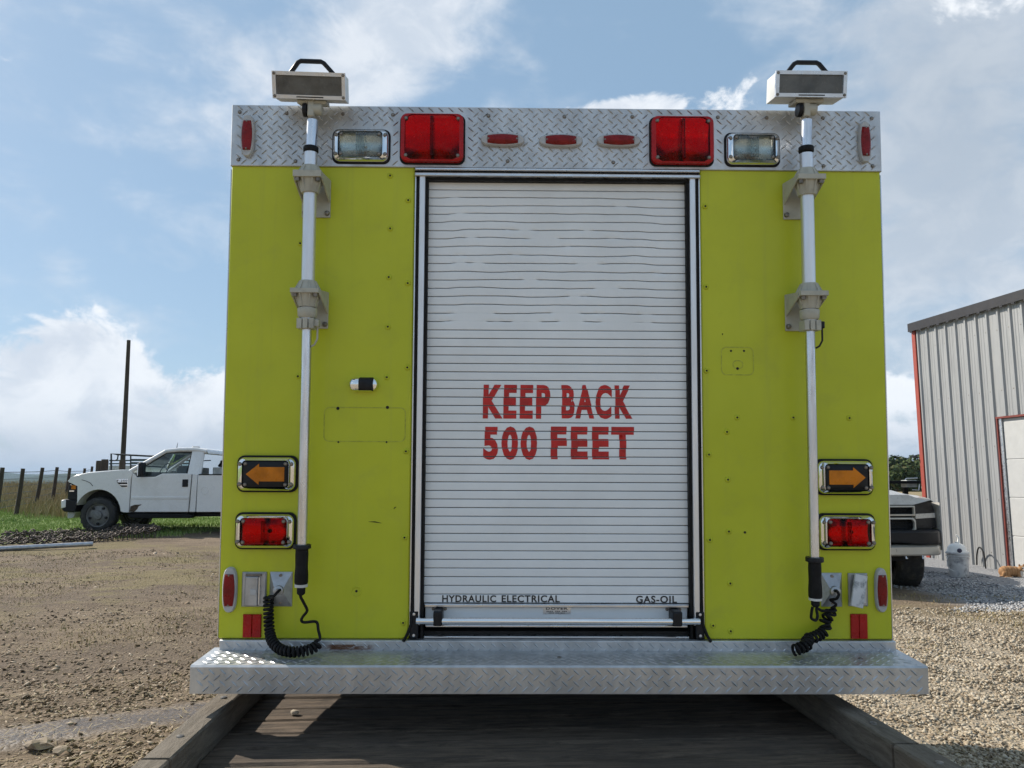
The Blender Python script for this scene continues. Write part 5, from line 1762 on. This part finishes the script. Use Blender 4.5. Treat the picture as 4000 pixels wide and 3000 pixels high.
# ------------------------------------------------------------------ silver pickup nose, half hidden by the truck
CD, CS = 10.55, 844.0
cz0 = gz(4.9, CD)
ch = empty('silver_pickup', (4.87, CD, cz0 - .005), rad(4))
tag(ch, 'tan-silver pickup truck nose with dark grille poking out beside the shed', 'pickup truck')
hx = lambda zx: (zx + 214) / CS
hz = lambda zy: (1650 - zy) / CS
M_sv = mat('pewter_pickup_paint', (.52, .505, .475), .32, .1, var=.05, coat=.3, dirt=(.30, .27, .23), dirt_amt=.45, dirt_scale=2)
M_chr2 = mat('dull_chrome', (.47, .455, .415), .35, .3, var=.1, vscale=3, dirt=(.42, .38, .30), dirt_amt=.4, dirt_scale=1.2)
M_mesh = mat('grille_black', (.014, .014, .015), .6)
M_hlens = mat('smoked_headlight', (.014, .015, .017), .35, var=.4, vscale=30, spec=.3)


def sym(pts):        # mirror a right-hand outline (x >= 0) to a full one
    return pts + [(-a, *r) for a, *r in reversed(pts)]


secs = []
for y_, rows in ((.02, [(.0, hz(665)), (hx(300), hz(665)), (hx(440), hz(630)), (.86, hz(612)), (.90, hz(640))]),
                 (.05, [(.0, hz(552)), (hx(255), hz(552)), (hx(350), hz(585)), (.88, hz(600)), (.94, hz(640))]),
                 (.45, [(.0, hz(500)), (hx(255), hz(505)), (hx(350), hz(548)), (.92, hz(565)), (.985, hz(640))]),
                 (1.25, [(.0, hz(440)), (hx(230), hz(450)), (hx(330), hz(500)), (.94, hz(530)), (1.0, hz(640))])):
    full = [(-a, y_, c) for a, c in reversed(rows[1:])] + [(a, y_, c) for a, c in rows]
    secs.append(full)
MB().loops(secs, closed=False).build('hood', M_sv, ch, True)
MB().loops([[(s1 * .985, y_, z) for z in (hz(640), hz(1100), hz(1180))] + [(s1 * .80, y_, hz(1180))] for s1, y_ in ((1, .03), (1, 1.9))], closed=False).build('fender', M_sv, ch)
MB().loops([[(-.985, y_, z) for z in (hz(640), hz(1180))] for y_ in (.12, 1.9)], closed=False).build('fender', M_sv, ch)
MB().box(-.96, .96, 1.26, 5.4, hz(1150), hz(560)).build('body', M_sv, ch, bevel=.05)
MB().loops([[(s1, y_, z) for s1, z in ((-.93, hz(560)), (.93, hz(560)), (.74, zt_), (-.74, zt_))] for y_, zt_ in ((1.35, hz(545)), (2.0, hz(150)), (3.3, hz(150)), (3.6, hz(545)))], True, True).build('cab', M_sv, ch)
MB().add([(-.86, 1.385, hz(520)), (.86, 1.385, hz(520)), (.71, 1.965, hz(175)), (-.71, 1.965, hz(175))], [(0, 1, 2, 3)]).build('windscreen', M_hlens, ch)
for s1 in (-1, 1):
    MB().add([(s1 * .925, 1.62, hz(530)), (s1 * .925, 3.25, hz(530)), (s1 * .765, 3.2, hz(190)), (s1 * .765, 2.1, hz(190))], [(0, 1, 2, 3)]).build('side_window', M_hlens, ch)
MB().box(-.90, .90, .10, .5, hz(1000), hz(670)).build('radiator_support', M_mesh, ch)
MB().box(-.84, .84, .12, 1.25, hz(1180), hz(640)).build('engine_bay', M_dark, ch)


def grille(z0, z1, name, corner):
    x1_ = hx(305)
    lp = []
    for i1, y_ in ((0, .06), (0, .0), (.020, -.002), (.024, .03)):
        pts = rr(0, (z0 + z1) / 2, 2 * (x1_ - i1), z1 - z0 - 2 * i1, corner, 5)
        lp.append([(a, y_, c) for a, c in pts])
    g_ = MB().loops(lp).build(name, M_chr2, ch, True)
    hb = MB()
    ncol, nrow = 22, max(2, int((z1 - z0) / .045))
    for r_ in range(nrow):
        zc = z0 + .03 + (z1 - z0 - .06) * (r_ + .5) / nrow
        pts = []
        for k_ in range(ncol * 2 + 1):
            pts.append((-x1_ + .03 + (2 * x1_ - .06) * k_ / (ncol * 2), .035, zc + .009 * (1 if k_ % 2 else -1)))
        hb.tube(pts, .006, 4)
    hb.build('grille_mesh', M_blackp, g_)


grille(hz(790), hz(675), 'upper_grille', .012)
grille(hz(975), hz(812), 'lower_grille', .05)
for s1 in (-1, 1):
    def hp_(pts): return [(s1 * hx(a), hz(c)) for a, c in pts]
    for nm, pts, m_ in (('headlight', [(312, 668), (470, 628), (540, 622), (585, 755), (318, 765)], M_hlens), ('headlight_bar', [(314, 770), (588, 762), (592, 815), (310, 824)], M_sv),
                        ('headlight', [(308, 830), (594, 820), (598, 925), (285, 938), (300, 900)], M_hlens)):
        P = hp_(pts)
        n_ = len(P)
        b_ = MB().loops([[(a, .02 + .07 * max(0, (abs(a) - .62) / .3) ** 2 + dy, c) for a, c in P] for dy in (-.01, .12)], True, True)
        b_.build(nm, m_, ch)
lp = []
for y_, xx in ((-.06, 0), (-.12, .5), (-.11, .80), (-.02, .96), (.18, 1.0)):
    pass
def bumper(z0, z1, name, m_, fwd, lip):
    xs2 = [-1.0, -.97, -.86, -.6, -.3, 0, .3, .6, .86, .97, 1.0]
    ys2 = [.34, .05, -.06, -.11, -.125, -.13, -.125, -.11, -.06, .05, .34]
    lps_ = []
    for a, y_ in zip(xs2, ys2):
        zl = z0 + (lip if abs(a) < .5 else 0)
        lps_.append([(a, y_ + fwd, zl), (a, y_ + fwd - .02, zl + .02), (a, y_ + fwd - .02, z1 - .03), (a, y_ + fwd + .02, z1), (a, y_ + fwd + .14, z1), (a, y_ + fwd + .14, zl)])
    return MB().loops(lps_, True, True).build(name, m_, ch, True)
bumper(hz(1110), hz(948), 'bumper_cover', M_blackp, .0, .03)
bumper(hz(1232), hz(1112), 'chrome_bumper', M_chr2, .012, -.0)
for zx in (110, 305):
    MB().tube([(hx(zx), -.02, hz(1225)), (hx(zx), -.10, hz(1235)), (hx(zx), -.11, hz(1258)), (hx(zx) + .03, -.08, hz(1262))], .011, 6).build('tow_hook', M_alu, ch, True)
MB().box(-.5, .5, .05, .35, hz(1300), hz(1235)).build('skid_bar', M_black, ch)
for s1 in (-1, 1):
    w_ = wheel(ch, (0, 0, 0), .405, .36, 'X', .6)
    w_.location = (s1 * .78, .66, .395)
    w_.rotation_euler = (0, 0, rad(-14))
    w_ = wheel(ch, (0, 0, 0), .405, .28, 'X', .6)
    w_.location = (s1 * .80, 4.3, .395)
MB().box(-.7, .7, .58, .72, hz(1420), hz(1330)).build('front_axle', M_black, ch)

# ------------------------------------------------------------------ bucket, lidded jug, tyres, cable, cat by the shed
bp_ = ground_pt(3747, 2253)
BK = empty('paint_bucket', tuple(bp_)); tag(BK, 'white plastic bucket smeared with dark paint standing by the shed wall', 'bucket')
M_buck = mat('smeared_white_plastic', (.58, .59, .60), .45, var=.08, dirt=(.10, .11, .14), dirt_amt=.85, dirt_scale=8)
MB().lathe([(.128, 0), (.132, .01), (.146, .27), (.158, .272), (.158, .284), (.147, .286), (.148, .305), (.164, .308), (.164, .322), (.150, .325), (.151, .345), (.170, .348), (.170, .366), (.150, .372), (.146, .36), (.125, .02), (.0, .015)], n=30, caps=False).build('pail', M_buck, BK, True)
MB().tube([(-.150, -.01, .31), (-.185, -.03, .26), (-.19, -.04, .17), (-.17, -.06, .12), (-.12, -.10, .09)], .007, 7).build('bail_handle', M_cream, BK, True)
lid = empty('lidded_feeder', (bp_.x - .005, bp_.y, bp_.z + .368)); tag(lid, 'white domed plastic lid with a loop handle sitting on the paint bucket', 'lid')
M_wp = mat('clean_white_plastic', (.78, .78, .76), .35, var=.03)
MB().lathe([(.150, 0), (.152, .012), (.135, .03), (.128, .07), (.095, .115), (.045, .135), (.02, .14), (.018, .16), (.0, .162)], n=26).build('dome', M_wp, lid, True)
MB().tube([(.02, 0, .12), (.034, 0, .18), (.030, 0, .225), (.004, 0, .262)], [.020, .018, .015, .009], 8).build('handle', M_wp, lid, True)
MB().lathe([(.0, -.150), (.032, -.148), (.034, -.13), (.0, -.12)], (-.04, 0, .035), 'Y', 14).build('cap', mat('navy_cap', (.015, .018, .06), .4), lid, True)
for k_, (px, py, dz) in enumerate(((3660, 2262, 0), (3664, 2262, .17))):
    p = ground_pt(px, 2255) + Vector((.02, 1.1, 0))
    t_ = MB().lathe([(.17, -.07), (.24, -.085), (.285, -.06), (.295, 0), (.285, .06), (.24, .085), (.17, .07)], n=28, caps=False).build('old_tyre', M_tyre, None, True)
    t_.location = (p.x + .02 * k_, p.y, gz(p.x, p.y) + .085 + dz * .98)
    tag(t_, ('old black tyre lying flat behind the bucket, bottom of two', 'old black tyre stacked on another behind the bucket, top of two')[k_], 'tyre')
def wall_pt(px, py, off=.05):
    d = ray(px, py)
    M_ = shed.matrix_basis.inverted()
    o1, d1 = M_ @ CAM, M_.to_3x3() @ d
    return M_ @ CAM, d1
bpy.context.view_layer.update()
def on_wall(px, py, yl_=-.05):
    Mi = shed.matrix_world.inverted()
    o1, d1 = Mi @ CAM, Mi.to_3x3() @ ray(px, py)
    return shed.matrix_world @ (o1 + d1 * ((yl_ - o1.y) / d1.y))
z7 = lambda a, c: (3400 + a / 2.765, 1700 + c / 2.765)
pts = [on_wall(*z7(a, c), -.07 - .02 * i) for i, (a, c) in enumerate(((1150, 1400), (1150, 1300), (1162, 1230), (1180, 1212), (1205, 1235), (1228, 1300), (1240, 1380), (1246, 1440)))]
base_ = pts[0].copy()
o_ = MB().tube(catmull([p - base_ for p in pts], 5), .012, 6).build('black_tubing', M_black, None, True)  # thin black tube bent into a loop by the shed wall
o_.location = base_
tag(o_, 'looped black cable leaning against the ribbed shed wall', 'tubing')

# cat: one continuous skin grown over ellipsoids
cp = ground_pt(3950, 2256)
bm = bmesh.new()
for (c, r) in (((-.085, .0, .085), (.095, .075, .088)), ((-.02, .0, .095), (.11, .072, .080)), ((.065, -.005, .088), (.075, .065, .080)), ((.125, -.02, .110), (.045, .040, .050)),
               ((.140, -.050, .135), (.056, .050, .050)), ((.142, -.098, .120), (.024, .018, .018)), ((-.105, -.055, .055), (.062, .032, .055)), ((-.06, -.075, .016), (.045, .018, .015)),
               ((.085, -.055, .030), (.022, .022, .04)), ((.105, -.085, .014), (.028, .018, .014)), ((.13, -.06, .014), (.03, .018, .014)), ((.125, -.045, .07), (.035, .03, .05)),
               ((-.15, -.03, .02), (.05, .018, .018)), ((-.10, -.09, .015), (.06, .014, .014)), ((.108, -.045, .186), (.015, .009, .024)), ((.172, -.045, .186), (.015, .009, .024))):
    bmesh.ops.create_icosphere(bm, subdivisions=3, radius=1, matrix=Matrix.Translation(c) @ Matrix.Diagonal((*r, 1)))
me = bpy.data.meshes.new('cat'); bm.to_mesh(me); bm.free()


def cat_material():
    m = bpy.data.materials.new('ginger_and_white_fur')
    m.use_nodes = True
    g = NT(m.node_tree)
    bs = g.n('ShaderNodeBsdfPrincipled'); out = g.n('ShaderNodeOutputMaterial')
    g.t.links.new(bs.outputs[0], out.inputs[0])
    co = g.n('ShaderNodeTexCoord').outputs['Object']
    s_ = g.n('ShaderNodeSeparateXYZ'); g.t.links.new(co, s_.inputs[0])
    st_ = g.m('SINE', g.m('ADD', g.m('MULTIPLY', s_.outputs[0], 160), g.m('MULTIPLY', g.noise(co, 14, 4), 9)))
    c = g.mix(g.ss(st_, -.3, .8), (.36, .20, .095), (.29, .145, .06))
    n_ = g.m('MULTIPLY', g.m('SUBTRACT', g.noise(co, 30, 3), .5), .03)
    front = g.m('MULTIPLY', g.ss(g.m('ADD', s_.outputs[0], n_), .095, .115), g.ss(g.m('ADD', s_.outputs[2], n_), .120, .100))
    muz = g.m('MULTIPLY', g.ss(g.m('ABSOLUTE', g.m('SUBTRACT', s_.outputs[0], .142)), .014, .024, 1, 0), g.ss(s_.outputs[1], -.082, -.090))
    paw = g.ss(s_.outputs[2], .022, .014)
    wh = g.m('MAXIMUM', g.m('MAXIMUM', front, muz), paw)
    c = g.mix(wh, c, (.62, .58, .53))
    g.t.links.new(c, bs.inputs['Base Color'])
    bs.inputs['Roughness'].default_value = .9
    return m


o_ = link('cat', me, cat_material())
o_.location = cp
rm = o_.modifiers.new('skin', 'REMESH'); rm.mode = 'VOXEL'; rm.voxel_size = .006; rm.use_smooth_shade = True
sm = o_.modifiers.new('soft', 'SMOOTH'); sm.iterations = 5; sm.factor = .5
tag(o_, 'ginger and white cat crouching on the stone beside the shed door', 'cat')
M_eye = mat('cat_eye', (.03, .03, .01), .2)
for sx in (-.018, .018):
    MB().lathe([(.0001, -.102), (.007, -.100), (.008, -.092)], (.142 + sx * 1.2, 0, .146), 'Y', 8).build('eye', M_eye, o_, True)

# something low and dark behind the silver pickup: flat rail with a grey winch box
q = at(3500, 1905, 19)
rl = empty('flatbed_rail', (q.x, 19, gz(q.x, 19))); tag(rl, 'dark flatbed trailer edge with a small grey winch box behind the silver pickup', 'trailer')
zt_ = at(3500, 1878, 19).z - rl.location.z
MB().box(-2.2, 1.0, -.05, 1.8, zt_ - .07, zt_).build('deck_edge', M_black, rl, bevel=.01)
for xq in (-1.6, .4):
    MB().box(xq - .05, xq + .05, .3, .4, -.1, zt_ - .06).build('leg', M_black, rl)
a, c = at(3543, 1900, 19), at(3582, 1872, 19)
wb = MB().box(a.x - q.x, c.x - q.x, .0, .3, a.z - rl.location.z - .02, c.z - rl.location.z - .02).build('winch_box', mat('grey_winch', (.35, .36, .34), .5, .3, var=.2), rl, bevel=.015)
MB().tube([(a.x - q.x - .05, -.02, c.z - rl.location.z - .02), (a.x - q.x - .02, -.03, c.z - rl.location.z + .02), (c.x - q.x, -.03, c.z - rl.location.z + .03)], .012, 6).build('winch_roller', M_alu, wb, True)
MB().tube([(c.x - q.x + .06, 0, c.z - rl.location.z - .05), (c.x - q.x, -.05, a.z - rl.location.z - .09), (a.x - q.x + .1, -.05, a.z - rl.location.z - .08)], .012, 6).build('winch_cable', M_alu, wb, True)

# ------------------------------------------------------------------ distant trees
M_leaf = grav_mat('summer_leaves', [(.022, .040, .012), (.045, .070, .020), (.075, .095, .030), (.035, .055, .018), (.095, .090, .035)])
M_bark = mat('bark', (.07, .055, .042), .9, var=.3)


def leaf_cloud(centres, radii, n_per, size):
    Vs = []
    for c, r in zip(centres, radii):
        d = rng.normal(0, 1, (n_per, 3)); d /= np.linalg.norm(d, axis=1)[:, None]
        p = np.array(c) + d * (rng.uniform(.45, 1.05, n_per) ** .6)[:, None] * np.array(r)
        a = rng.normal(0, 1, (n_per, 3)); a /= np.linalg.norm(a, axis=1)[:, None]
        b_ = np.cross(a, d); b_ /= (np.linalg.norm(b_, axis=1)[:, None] + 1e-6)
        s1 = (size * rng.uniform(.5, 1.3, n_per))[:, None]
        Vs.append(np.stack([p - a * s1, p + b_ * s1 * .8, p + a * s1, p - b_ * s1 * .8], 1))
    V = np.concatenate(Vs).reshape(-1, 3)
    return V, np.arange(len(V)).reshape(-1, 4)


def tree(px, dp, h, wd_, label, seed):
    q = at(px, 1881, dp)
    base = Vector((q.x, dp, gz(q.x, dp)))
    t = empty('tree', tuple(base)); tag(t, label, 'tree', 'trees behind the silver pickup')
    MB().tube([(0, 0, -.3), (.1, 0, h * .3), (0, .1, h * .6)], [.35, .26, .12], 8).tube([(.05, 0, h * .3), (wd_ * .25, .2, h * .6)], [.15, .06], 6).tube([(.05, 0, h * .35), (-wd_ * .25, -.2, h * .65)], [.15, .06], 6).build('trunk', M_bark, t)
    r_ = random.Random(seed)
    cs, rs = [], []
    for k_ in range(11):
        a = r_.uniform(0, 2 * math.pi); f_ = r_.uniform(.15, 1)
        cs.append((math.cos(a) * wd_ * .36 * f_, math.sin(a) * wd_ * .36 * f_, h * r_.uniform(.25, .86)))
        s1 = wd_ * r_.uniform(.16, .27)
        rs.append((s1, s1, s1 * .8))
    V, f = leaf_cloud(cs, rs, 210, .34)
    me = bpy.data.meshes.new('crown')
    me.from_pydata(V.tolist(), [], f.tolist())
    link('crown', me, M_leaf, t)


for px, dp, h, wd_, lb, sd in ((3452, 150, 9.2, 9, 'leafy tree half hidden by the right edge of the lime truck', 1), (3490, 165, 10.6, 10, 'leafy tree in the gap, second from the lime truck', 2),
                               (3525, 150, 8.8, 8.5, 'lighter rounded tree in the middle of the gap behind the silver pickup', 3), (3562, 160, 10.0, 10, 'leafy tree just left of the red shed corner', 4),
                               (3420, 175, 10.8, 10, 'tall leafy tree behind the right edge of the lime truck', 5), (3500, 120, 4.8, 7.5, 'low bushy tree in front of the tree row', 6)):
    tree(px, dp, h, wd_, lb, sd)
cs, rs = [], []
for k_ in range(130):
    dp = random.uniform(300, 420)
    x = -dp * random.uniform(.52, .74)
    hh = random.uniform(5.0, 8.5)
    cs.append((x, dp, gz(x, dp) + hh * .5)); rs.append((hh * .7, hh * .7, hh * .6))
V, f = leaf_cloud(cs, rs, 90, .8)
raw('far_woods', V, f, M_leaf, 'dark far-off belt of trees below the blue hills at left')
# ------------------------------------------------------------------ haze in the valley air
hb = MB().box(-6100, 6100, -320, 7100, -11.5, 125)
hz_ = hb.build('haze', None)
hm = bpy.data.materials.new('valley_haze')
hm.use_nodes = True
g = NT(hm.node_tree)
pv = g.n('ShaderNodeVolumePrincipled')
pv.inputs['Color'].default_value = (.55, .75, 1.0, 1)
pv.inputs['Density'].default_value = .00008
out = g.n('ShaderNodeOutputMaterial')
g.t.links.new(pv.outputs[0], out.inputs['Volume'])
hz_.data.materials.append(hm)
tag(hz_, 'thin bluish haze over the valley', kind='stuff')
sc.cycles.volume_bounces = 0
